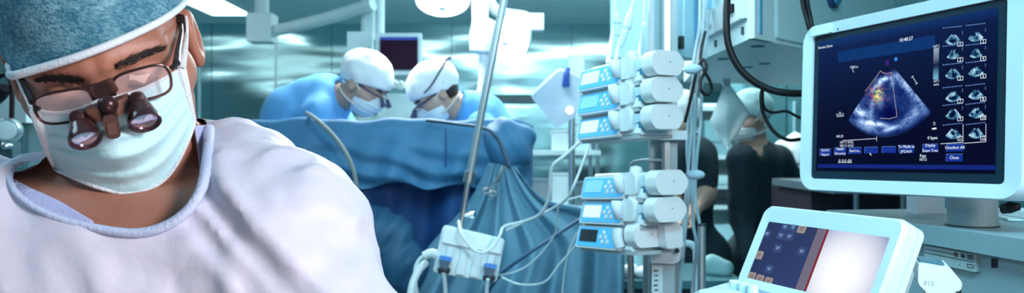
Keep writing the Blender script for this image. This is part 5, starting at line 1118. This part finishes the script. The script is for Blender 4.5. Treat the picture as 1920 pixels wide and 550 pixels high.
for px, py, s, h, al in ((1548, 88, 'Review Exam', .0070, 'CENTER'), (1699, 74, '10:48:27', .0085, 'CENTER'), (1603, 126, '103 m', .0065, 'CENTER'), (1575, 256, 'HR 24', .0065, 'CENTER'), (1588, 267.5, 'PAT T: 37.0C', .0060, 'CENTER'), (1588, 274, 'TEE T= 37.0C', .0060, 'CENTER'),
                         (1749, 259, '0 bpm', .0075, 'CENTER'), (1731, 292.5, 'Page', .0066, 'CENTER'), (1731, 299.5, '10/12', .0066, 'CENTER'), (1756, 87, '+67.1', .006, 'CENTER'), (1756, 152, '-67.1', .006, 'CENTER'), (1756, 158.5, 'cm/s', .0055, 'CENTER')):
    bm = BM(); q = E(px, py); text_mesh(bm, s, MM, q[0], q[1], h, .0016, al); obj('screen_text', bm, mats[2], scr)
bm = BM()
def L2(p, q, w=.0007): line2(bm, MM, E(*p), E(*q), w, .0018, 0)
L2((1580, 264), (1644, 260)); L2((1644, 256), (1644, 265)); L2((1711, 143), (1719, 157)); L2((1709, 146), (1713, 142)); L2((1717, 159), (1721, 155)); L2((1597, 125), (1601, 136)); L2((1596, 124), (1594, 128))
L2((1572, 216), (1575, 210)); L2((1575, 210), (1579, 216)); L2((1572, 216), (1579, 216)); L2((1570, 219), (1581, 218)); L2((1569, 213), (1570, 219)); L2((1581, 212), (1582, 218))
for px in (1574, 1580, 1585, 1591, 1595):
    L2((px-2, 305), (px+1, 299)); L2((px+1, 299), (px+2, 305)); L2((px-2, 305), (px+2, 305), .0009)
L2((1631, 290), (1633, 287)); L2((1631, 287), (1634, 292), .0011); L2((1750, 234), (1754, 234)); L2((1748, 242), (1756, 241), .0025); L2((1750, 231), (1752, 229)); L2((1752, 229), (1754, 232))
obj('screen_marks', bm, mats[2], scr)
# colour scale bar
bm = BM(); n_ = 24; a0 = E(1751, 91); a1 = E(1760, 148); V = []; C = []
for j in range(n_):
    f = j/(n_-1)
    for i in range(3):
        V.append(MM @ Vector((a0[0]+(a1[0]-a0[0])*i/2, .0018, a0[1]+(E(1751, 149)[1]-a0[1])*f)))
        c_ = np.interp(f, [0, .25, .48, .55, .62, 1], [.45, .25, .05, .01, .05, .6]); C.append((c_*(.75 if f < .5 else .35)*(.6 if i == 2 else 1), c_*(.9 if f < .5 else .8), c_*1.05+.05))
bm.free(); color_mesh('colour_scale', V, grid_faces(n_, 3), C, attr_emat('scan_glow', 1.0), scr)
# the fan-shaped scan
ap = Vector(E(1664, 112)); la, ra = Vector(E(1590, 226)), Vector(E(1744, 208)); bo = Vector(E(1655, 263)); Rr = ((la-ap).length+(ra-ap).length+(bo-ap).length)/3
th0 = math.atan2((la-ap).y, (la-ap).x); th1 = math.atan2((ra-ap).y, (ra-ap).x)
if th0 > 0: th0 -= 2*math.pi
if th1 > 0: th1 -= 2*math.pi
def fan_color(px, py, th, r, seed, blobs, tint):
    n1 = vnoise([th*9, r*10, 0*r+seed], seed)+.6*vnoise([th*26, r*60, 0*r], seed+1)+.4*vnoise([th*10, r*130, 0*r], seed+2)
    val = .10+0*r
    for bx, by, sx, sy, rot, am in blobs:
        dx, dy = px-bx, py-by; c, s = math.cos(rot), math.sin(rot); val = val+am*np.exp(-((dx*c+dy*s)/sx)**2-((dy*c-dx*s)/sy)**2)
    val = np.clip(val*(1+.55*n1), 0, 1.3)
    return val
def MMinv_px(x, z):
    w = MM @ Vector((x, .002, z)); return 960+w.x/w.y*FPX, 275-(w.z-CAMZ)/w.y*FPX
nt_, nr_ = 150, 150; V = []; TH = []; RR = []; PX = []
for i in range(nt_):
    for j in range(nr_):
        th = th0+(th1-th0)*i/(nt_-1); r = Rr*(.16+.84*j/(nr_-1)); x, z = ap.x+r*math.cos(th), ap.y+r*math.sin(th)
        V.append(MM @ Vector((x, .0020, z))); TH.append(th); RR.append(r/Rr); PX.append(MMinv_px(x, z))
TH, RR, PX = np.array(TH), np.array(RR), np.array(PX)
blobs = [(1648, 158, 18, 5, -.75, .75), (1660, 148, 12, 4, -.2, .7), (1676, 150, 6, 16, .3, .45), (1700, 160, 9, 26, -.62, .60), (1722, 192, 8, 24, -.55, .40), (1618, 212, 16, 7, .35, .75), (1608, 202, 9, 14, .4, .4), (1640, 232, 26, 4.5, .18, .85), (1678, 240, 24, 4, -.25, .75), (1712, 212, 8, 18, .7, .35), (1626, 238, 22, 9, .3, .35), (1636, 200, 5, 22, .15, .35), (1650, 185, 6, 14, 0, .3), (1700, 226, 26, 6, -.45, .30), (1668, 215, 18, 14, 0, -.10)]
val = fan_color(PX[:, 0], PX[:, 1], TH, RR, 41, blobs, None)
C = np.stack([val**1.9*.55, val**1.5*.74, np.clip(val**1.0*1.0+.05, 0, 1.2)], 1)*np.clip((1.02-RR)*14, .0, 1)[:, None]*np.clip((RR-.14)*9, 0, 1)[:, None]
dop = np.exp(-((PX[:, 0]-1646)/7)**2-((PX[:, 1]-178)/13)**2)*(vnoise([PX[:, 0]*.35, PX[:, 1]*.35, 0*PX[:, 0]], 5)+.75)
dop2 = np.exp(-((PX[:, 0]-1645)/13)**2-((PX[:, 1]-178)/14)**2)*np.clip(vnoise([PX[:, 0]*.3, PX[:, 1]*.3, 0*PX[:, 0]+4], 15)*2, 0, 1)
C = C*(1-np.clip(dop+dop2*.6, 0, .85))[:, None]+np.clip(dop, 0, 1)[:, None]*np.array([.55, .70, .28])+dop2[:, None]*np.array([.75, .12, .01])
pur = np.exp(-((PX[:, 0]-1664)/8)**2-((PX[:, 1]-132)/9)**2); C += pur[:, None]*np.array([.05, .01, .16])
fan = color_mesh('heart_scan', V, grid_faces(nt_, nr_), C, MATS['scan_glow'], scr)
bm = BM(); gold = emat('sector_line', (.75, .62, .55), 1.0); pts_ = [(1652, 133), (1590, 226)]
pth = [E(1622, 172, .0017), E(1651, 133, .0017), E(1656, 137, .0017), E(1664, 138.5, .0017), E(1671, 136, .0017), E(1682, 219, .0017), E(1668, 223, .0017), E(1650, 222, .0017)]
for p, q in zip(pth, pth[1:]): line2(bm, MM, p, q, .0006, .0017, 0)
obj('sector_outline', bm, gold, fan)
bm = BM(); q = E(1664, 118); quad2(bm, MM, q[0]-.004, q[1]-.004, q[0]+.004, q[1]+.004, .0019); obj('probe_mark', bm, emat('mark_violet', (.05, .015, .2), 1.), scr)
bm = BM(); lathe(bm, [(.0035, 0), (.003, .0003)], MM @ Vector((*[E(1680, 111)[0]], .0019, E(1680, 111)[1])), MM.to_3x3() @ Vector((0, -1, 0)), 12); obj('probe_dot', bm, emat('mark_blue', (.05, .25, .8), 1.), scr)
# twelve thumbnails
rows = [72, 102, 137, 180, 213, 250]; rowsR = [67, 100, 133, 176, 211, 249]
for k_ in range(12):
    r_, c_ = divmod(k_, 2); px, py = (1786, rows[r_]) if c_ == 0 else (1829, rowsR[r_])
    w = 14 if r_ not in (1,) else 11; hh = 11 if r_ else 10
    lx, rx = E(px-w, py+6), E(px+w+2, py+4); ap2 = Vector(E(px+2, py-hh*1.15)); R2v = ((Vector(lx)-ap2).length+(Vector(rx)-ap2).length)/2
    a0, a1 = math.atan2(lx[1]-ap2.y, lx[0]-ap2.x), math.atan2(rx[1]-ap2.y, rx[0]-ap2.x)
    n_ = 26; V = []; T_ = []; R_ = []
    for i in range(n_):
        for j in range(n_):
            th = a0+(a1-a0)*i/(n_-1); r = R2v*(.22+.78*j/(n_-1)); V.append(MM @ Vector((ap2.x+r*math.cos(th), .0020, ap2.y+r*math.sin(th)))); T_.append((i/(n_-1))); R_.append(j/(n_-1))
    T_, R_ = np.array(T_), np.array(R_); sd = 50+k_
    v_ = .42+.55*vnoise([T_*3.2+k_, R_*3.2, 0*R_], sd)+.30*vnoise([T_*8, R_*8, 0*R_], sd+20)-.55*np.exp(-((T_-.55)/.2)**2-((R_-.55)/.22)**2)+.35*np.exp(-((R_-.9)/.1)**2)
    v_ = np.clip(v_, .02, 1.1)*np.clip((1.02-R_)*8, 0, 1); C = np.stack([v_**2.0*.55, v_**1.25*.75, v_**.95*.85+.02], 1)
    th_ = color_mesh('thumbnail_scan', V, grid_faces(n_, n_), C, MATS['scan_glow'], scr)
    bm = BM(); fx0, fx1 = px-22, px+20; top = py-21 if r_ == 0 else py-17
    for s_ in range(9):
        p = fx0+4+s_*4.2; line2(bm, MM, E(p, top-.115*(p-px)), E(p+2.6, top-.115*(p+2.6-px)), .0014, .0018, 3)
    if k_ in (10, 11):
        for (p, q) in (((fx0, py+20), (fx1, py+17)), ((fx1, py-17), (fx1, py+17))): line2(bm, MM, E(*p), E(*q), .0007, .0018, 2)
    else:
        line2(bm, MM, E(fx1-1, py-14), E(fx1-1, py-7), .0007, .0018, 3)
    bx, by = px+15, py+ (10 if r_ else 11)
    for (p, q) in (((bx-5, by-3.2), (bx+5, by-4)), ((bx-5, by+4), (bx+5, by+3.2)), ((bx-5, by-3.2), (bx-5, by+4)), ((bx+5, by-4), (bx+5, by+3.2))): line2(bm, MM, E(*p), E(*q), .0007, .0017, 2)
    q = E(bx, by); text_mesh(bm, str(k_+1), MM, q[0], q[1], .0062, .0016, mi=2)
    obj('thumbnail_frame', bm, mats, th_)
# frame details: raised tab top left, tiny hole
a = E(1523, 55, -.004); b = E(1557, 46, -.004)
bm = BM(); prism(bm, rrect(a[0], z1-.022, a[0]+.052, z1-.004, .003), -.0065, .0, MM, 'y'); obj('frame_tab', bm, mat('tab_pale', (.66, .86, .90), .4), t, bevel=.001)
bm = BM(); q = E(1564, 47, -.004); lathe(bm, [(.0018, 0), (.0018, .0008)], MM @ Vector((a[0]+.068, -.0036, z1-.018)), MM.to_3x3() @ Vector((0, -1, 0)), 10); obj('microphone_hole', bm, dark_plastic, t)
# neck and latch
nc = Vector((.762, 1.325, 0))
bm = BM(); zt = P(0, 428, 1.285).z; lathe(bm, [(.0375, zt-.01), (.0375, zt+.045), (.039, zt+.09), (.038, zt+.16)], nc, n=40); obj('neck', bm, bezg, t, smooth='auto')
bm = BM(); tube(bm, PL([(1880, 392, 1.22), (1895, 389, 1.2), (1912, 388, 1.19)]), [(.008, .005), (.009, .005), (.005, .004)], 10, flat=(0, 0, 1)); obj('tilt_lever', bm, black_rubber, t, smooth=True)
bm = BM(); box(bm, MM @ Vector((.25, .085, .07)), (.08, .08, .10), None); obj('rear_mount', bm, bezg, t, bevel=.01)

# ---- cart with disc drive
t = thing('ultrasound_cart', 'grey-white ultrasound cart body with disc drive panel under the monitor', 'ultrasound cart', (.95, 1.25, 0))
O2 = Vector((.684, 1.35, zt)); MC = frame(O2, (.16, -.987, 0), (0, 0, 1))
cart_m = mat('cart_grey', (.24, .36, .40), .5, var=.03)
def topz(x): return 0
bm = BM(); prism(bm, rpoly([(-.30, .0), (-.30, .36), (.02, .46), (.40, .46), (.40, 0.0)], .03, 6), -.031, .0, MC, 'z')
obj('top_cover', bm, cart_m, t, bevel=.010, seg=3)
bm = BM(); prism(bm, rpoly([(-.28, .018), (-.28, .34), (.0, .44), (.38, .44), (.38, .018)], .03, 6), -.95, -.028, MC, 'z'); obj('body', bm, cart_m, t, bevel=.006)
bm = BM(); prism(bm, [(-.30, -.17), (.36, -.17), (.36, -.142), (-.30, -.142)], .000, .03, MC, 'y'); obj('dark_groove', bm, mat('groove_dark', (.015, .05, .065), .45), t, bevel=.004)
a = px_on(MC, 1737, 458, .014); b = px_on(MC, 1836, 510, .014); c_ = px_on(MC, 1834, 476, .014); d_ = px_on(MC, 1737, 492, .014)
px0, px1, pz1, pz0 = a[0], c_[0], (a[1]+c_[1])/2, (b[1]+d_[1])/2
bm = BM(); prism(bm, rrect(px0, pz0, px1, pz1, .002), .010, .022, MC, 'y'); dr = obj('disc_drive', bm, mat('drive_pale', (.34, .46, .48), .45), t, bevel=.001)
H_ = pz1-pz0; W_ = px1-px0
bm = BM()
for (u0, v0, u1, v1) in ((.03, .96, .97, .96), (.03, .52, .97, .52), (.97, .52, .97, .96), (.03, .74, .6, .74)): line2(bm, MC, (px0+W_*u0, pz0+H_*v0), (px0+W_*u1, pz0+H_*v1), .0010, .0094)
for (u, v) in ((.64, .75), (.77, .75)):
    quad2(bm, MC, px0+W_*(u-.035), pz0+H_*(v-.11), px0+W_*(u+.035), pz0+H_*(v+.11), .0093)
line2(bm, MC, (px0+W_*.84, pz0+H_*.86), (px0+W_*.96, pz0+H_*.86), .0012, .0093); 
for q in range(4): line2(bm, MC, (px0+W_*.85, pz0+H_*(.64+.06*q)), (px0+W_*.95, pz0+H_*(.64+.06*q)), .0012, .0093)
for (u0, v0, u1, v1) in ((.85, .20, .97, .20), (.85, .36, .97, .36), (.85, .2, .85, .36), (.97, .2, .97, .36), (.70, .26, .72, .2)): line2(bm, MC, (px0+W_*u0, pz0+H_*v0), (px0+W_*u1, pz0+H_*v1), .0010, .0093)
obj('drive_print', bm, dark_plastic, dr)
bm = BM(); quad2(bm, MC, px0+W_*.62, pz0+H_*.69, px0+W_*.66, pz0+H_*.80, .0091); obj('drive_light', bm, mat('light_red', (.35, .05, .05), .4), dr)
bm = BM()
for k_ in range(3):
    q = px_on(MC, 1860+k_*4, 494, .016); box(bm, (q[0], .017, q[1]), (.0016, .004, .014), MC)
obj('vent_slots', bm, dark_plastic, t)
bm = BM(); lathe(bm, [(.0405, 0), (.0405, .0012)], (nc.x, nc.y, zt+.0002), n=40); obj('neck_gasket', bm, black_rubber, t)
for k_, (x, y) in enumerate(((-.24, .05), (.34, .05), (-.2, .33), (.34, .40))):
    q = MC @ Vector((x, y, 0)); bm = BM(); lathe(bm, [(.045, -.015), (.05, 0), (.045, .015)], (q.x, q.y, .05), (1, 0, 0), 20); obj('castor', bm, black_rubber, t, smooth='auto')
    bm = BM(); box(bm, (q.x, q.y, .20), (.05, .05, .25)); obj('castor_stem', bm, grey_plastic, t, bevel=.004)
bm = BM(); q = P(1735, 405, 1.58); box(bm, (q.x, q.y, zt+.018), (.055, .04, .036)); tag(obj('small_white_box', bm, bez, bevel=.003), 'small white box on the cart left of the monitor neck', 'box')
t = thing('paper_stack', 'white paper sheets lying on the cart right of the monitor neck', 'papers', (.95, 1.42, zt))
for k_ in range(3):
    Mr = Matrix.Translation((.99+.01*k_, 1.44, zt+.003+.005*k_)) @ Matrix.Rotation(.2*k_-.3, 4, 'Z'); bm = BM(); box(bm, (0, 0, 0), (.21, .15, .004), Mr); obj('sheet', bm, mat('paper_bright', (.80, .88, .9), .7), t)

# ---- touch-screen console
TL = P(1440, 410, 1.22); TR = P(1678, 440, 1.00); BLp = Vector((.390-.93*.0421, 1.22-.375*.0421, TL.z-.087))
MT = frame(TL, TR-TL, TL-BLp); Wt = (TR-TL).length; 
t = thing('touch_console', 'tilted white touch-screen console, dark keypad at left and white glare painted into the pane at right', 'console', MT @ Vector((.12, .1, -.2)))
Ht = -px_on(MT, 1397, 527)[1]
ot = px_on(MT, 1440, 386); orr = px_on(MT, 1699, 428); ol = px_on(MT, 1382, 530)
out = rrect(min(ot[0], -.012)-.002, -Ht-.012, orr[0]+.001, ot[1]+.001, .014, 6); inn = rrect(0, -Ht, Wt, 0, .002, 6)
bm = BM()
def ringt(poly, y): return [bm.verts.new(MT @ Vector((p[0], y, p[1]))) for p in poly]
cx_, cz_ = Wt/2, -Ht/2; sct = lambda poly, d: [(p[0]-math.copysign(d, p[0]-cx_), p[1]-math.copysign(d, p[1]-cz_)) for p in poly]
RA = ringt(inn, .005); RB = ringt(sct(inn, -.005), -.0005); RC = ringt(sct(out, .004), -.003); RD = ringt(out, .002); RE = ringt(out, .020); RE2 = ringt(sct(out, .0025), .0205); RE3 = ringt(sct(out, .0025), .0225); RE4 = ringt(out, .023); RF = ringt(out, .032); RG = ringt(sct(out, .012), .045)
for A, B in zip([RA, RB, RC, RD, RE, RE2, RE3, RE4, RF], [RB, RC, RD, RE, RE2, RE3, RE4, RF, RG]): bridge(A, B)
bm.faces.new(RG); obj('frame', bm, bez, t, smooth='auto', ang=35)
K = lambda px, py: px_on(MT, px, py, .003)
bx = [0, K(1536, 423)[0], K(1553, 424)[0], K(1557, 425)[0], Wt]
nx, nz = 60, 30; V = []; C = []
for i in range(nx):
    for j in range(nz):
        u, v = i/(nx-1), j/(nz-1); x = Wt*u; V.append(MT @ Vector((x, .003, -Ht*(1-v))))
xs_ = [0]; 
for a, b in zip(bx, bx[1:]): xs_ += list(np.linspace(a+.0001, b-.0001, 14))
V = []; C = []
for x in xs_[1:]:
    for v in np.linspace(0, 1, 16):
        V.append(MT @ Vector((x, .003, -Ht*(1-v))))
        if x < bx[1]: C.append(np.array([.020, .036, .115])*(1+.5*x/bx[1]*(1-v))+np.array([.008, .01, .01])*v)
        elif x < bx[2]: C.append((.17, .15, .22))
        elif x < bx[3]: C.append((.22, .025, .035))  # red line: a reflection painted into the emission
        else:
            f = (x-bx[3])/(Wt-bx[3]); g = max(0, 1-((f-.42)/.75)**2-((v-.38)/.85)**2); C.append(np.array([.20, .25, .52])*(1-g)+np.array([1.05, 1.08, 1.1])*g)  # glare painted as white emission, fading to lavender
tsm = attr_emat('touch_glow_glare', 1.0); tsm.node_tree.nodes['Principled BSDF'].inputs['Roughness'].default_value = .18
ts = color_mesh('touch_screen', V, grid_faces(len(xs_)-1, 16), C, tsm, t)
kb = [emat('key_blue', (.035, .07, .20), 1.), emat('key_tan', (.32, .27, .26), 1.), emat('key_ink', (.30, .42, .62), 1.), emat('key_ink_dark', (.12, .10, .10), 1.)]
for px, py, tan in ((1473, 426, 0), (1488, 427, 0), (1504, 430, 1), (1439, 439, 0), (1465, 442, 0), (1481, 444, 0), (1459, 466, 0), (1504, 472, 0), (1424, 479, 1), (1443, 505, 0), (1410, 519, 1), (1425, 524, 1), (1441, 529, 1)):
    q = K(px, py); s_ = .0062*1.22/1.15; a = rrect(q[0]-s_*1.25, q[1]-s_, q[0]+s_*1.25, q[1]+s_, .0025, 3)
    if q[1] < -Ht+.004: continue
    bm = BM(); bm.faces.new([bm.verts.new(MT @ Vector((p[0], .0024, p[1]))) for p in a]).material_index = 1 if tan else 0
    for w, zz in ((.006, .0014), (.0045, -.0014)): line2(bm, MT, (q[0]-w*.7, q[1]+zz), (q[0]+w*.7, q[1]+zz), .0012, .0020, 3 if tan else 2)
    obj('touch_key', bm, kb, ts)
bm = BM(); prism(bm, rpoly([(.02, -Ht-.02), (Wt-.02, -Ht-.02), (Wt-.02, -.02), (.02, -.02)], .01), .044, .075, MT, 'y'); obj('rear_shell', bm, bezg, t, bevel=.008)
# deck in front of the panel, with its knobs
dz = 1.188
def on_z(px, py, z): Y = (CAMZ-z)*FPX/(py-275); return P(px, py, Y)
poly = [on_z(1398, 521, dz), on_z(1330, 540, dz), on_z(1270, 560, dz), on_z(1240, 640, dz), on_z(1700, 760, dz), on_z(1700, 575, dz)]
bm = BM(); prism(bm, rpoly([(p.x, p.y) for p in poly], .03, 6), dz-.05, dz); deck = obj('deck', bm, bez, t, bevel=.008, seg=3)
for px, py in ((1377, 541), (1394, 545), (1411, 549)):
    q = on_z(px, py+6, dz); bm = BM(); lathe(bm, [(.0085, 0), (.0085, .002), (.0078, .003), (.0076, .015), (.006, .0165), (.001, .017)], q, n=20); obj('rotary_knob', bm, mat('knob_white', (.66, .82, .86), .4), deck, smooth='auto')
    bm = BM(); lathe(bm, [(.0090, .0005), (.0090, .0025)], q, n=20); obj('knob_ring', bm, dark_plastic, deck)
bm = BM(); lathe(bm, [(.001, 0), (.030, .001), (.032, .003), (.028, .004), (.001, .004)], on_z(1352, 552, dz), n=28); obj('round_pad', bm, bez, deck, smooth='auto')
q = MT @ Vector((Wt*.5, .09, -.12)); bm = BM(); tube(bm, [q+Vector((.06, .03, .03)), q+Vector((.12, .05, -.10)), q+Vector((.25, .10, -.22))], .035, 16, smooth=4); obj('support_arm', bm, bezg, t, smooth='auto')
# ---- hand-held probe
t = thing('ultrasound_probe', 'white hand-held ultrasound probe with grey face standing in front of the cart', 'probe', P(1752, 560, 1.05))
MPb = frame(P(1757, 525, 1.08), (.95, -.30, .0), (-.02, -.1, 1)); k = 1.08/FPX
prof = rpoly([(-36*k, 30*k), (-33*k, 36*k), (8*k, 30*k), (14*k, 33*k), (38*k, 2*k), (36*k, -12*k), (22*k, -20*k), (18*k, -60*k), (-18*k, -60*k), (-20*k, -20*k), (-36*k, -4*k)], .006, 5)
bm = BM(); prism(bm, prof, -.016, .018, MPb, 'y'); obj('body', bm, mat('probe_white', (.76, .86, .90), .32), t, bevel=.008, seg=4)
bm = BM(); a, b = Vector((-33*k, 0, 36.5*k)), Vector((9*k, 0, 31*k)); vs = [MPb @ (a+Vector((0, -.010, 0))), MPb @ (b+Vector((0, -.010, 0))), MPb @ (b+Vector((0, .014, 0))), MPb @ (a+Vector((0, .014, 0)))]
tops = [v+Vector((0, 0, .0025)) for v in vs]; A = [bm.verts.new(v) for v in vs]; B = [bm.verts.new(v) for v in tops]; bm.faces.new(A); bm.faces.new(B[::-1])
for i in range(4): bm.faces.new([A[i], B[i], B[(i+1) % 4], A[(i+1) % 4]])
obj('lens_face', bm, mat('probe_face', (.06, .16, .22), .35), t)
bm = BM(); text_mesh(bm, '012', MPb, -18*k, -2*k, .0085, -.0164); obj('printed_code', bm, mat('print_grey', (.30, .38, .42), .5), t)
bm = BM(); tube(bm, [MPb @ Vector((30*k, -.012, -14*k)), MPb @ Vector((36*k, -.010, -40*k)), MPb @ Vector((30*k, 0, -80*k))], .005, 10, smooth=4); obj('holder_clip', bm, dark_plastic, t, smooth='auto')
# dark cabinet and bars seen under the monitor
t = thing('dark_cabinet', 'dark equipment cabinet with upright bars seen below the ultrasound monitor', 'cabinet', P(1660, 600, 3.2))
xa, xb = P(1530, 0, 3.2).x, P(1765, 0, 3.2).x
bm = BM(); box(bm, ((xa+xb)/2, 3.5, .62), (xb-xa, .5, 1.2)); obj('body', bm, mat('cabinet_plum', (.030, .022, .035), .4), t, bevel=.01)
for px in (1605, 1692):
    bm = BM(); tube(bm, PL([(px, 360, 3.2), (px, 1000, 3.2)]), .012, 10); obj('upright_bar', bm, steel, t, smooth='auto')
bm = BM(); box(bm, ((xa+xb)/2, 3.3, 1.24), (xb-xa+.06, .7, .03)); obj('worktop', bm, mat('worktop_grey', (.10, .15, .18), .4), t, bevel=.005)
t = thing('white_cup', 'small white cup standing on the dark cabinet below the monitor', 'cup', P(1572, 380, 3.1))
q = P(1572, 385, 3.05); bm = BM(); lathe(bm, [(.001, 0), (.016, .001), (.018, .04), (.016, .04), (.014, .006)], (q.x, q.y, 1.255), n=20); obj('cup', bm, white_plastic, t, smooth='auto')
bm = BM(); lathe(bm, [(.019, .039), (.019, .043), (.001, .044)], (q.x, q.y, 1.255), n=20); obj('lid', bm, pale, t, smooth='auto')
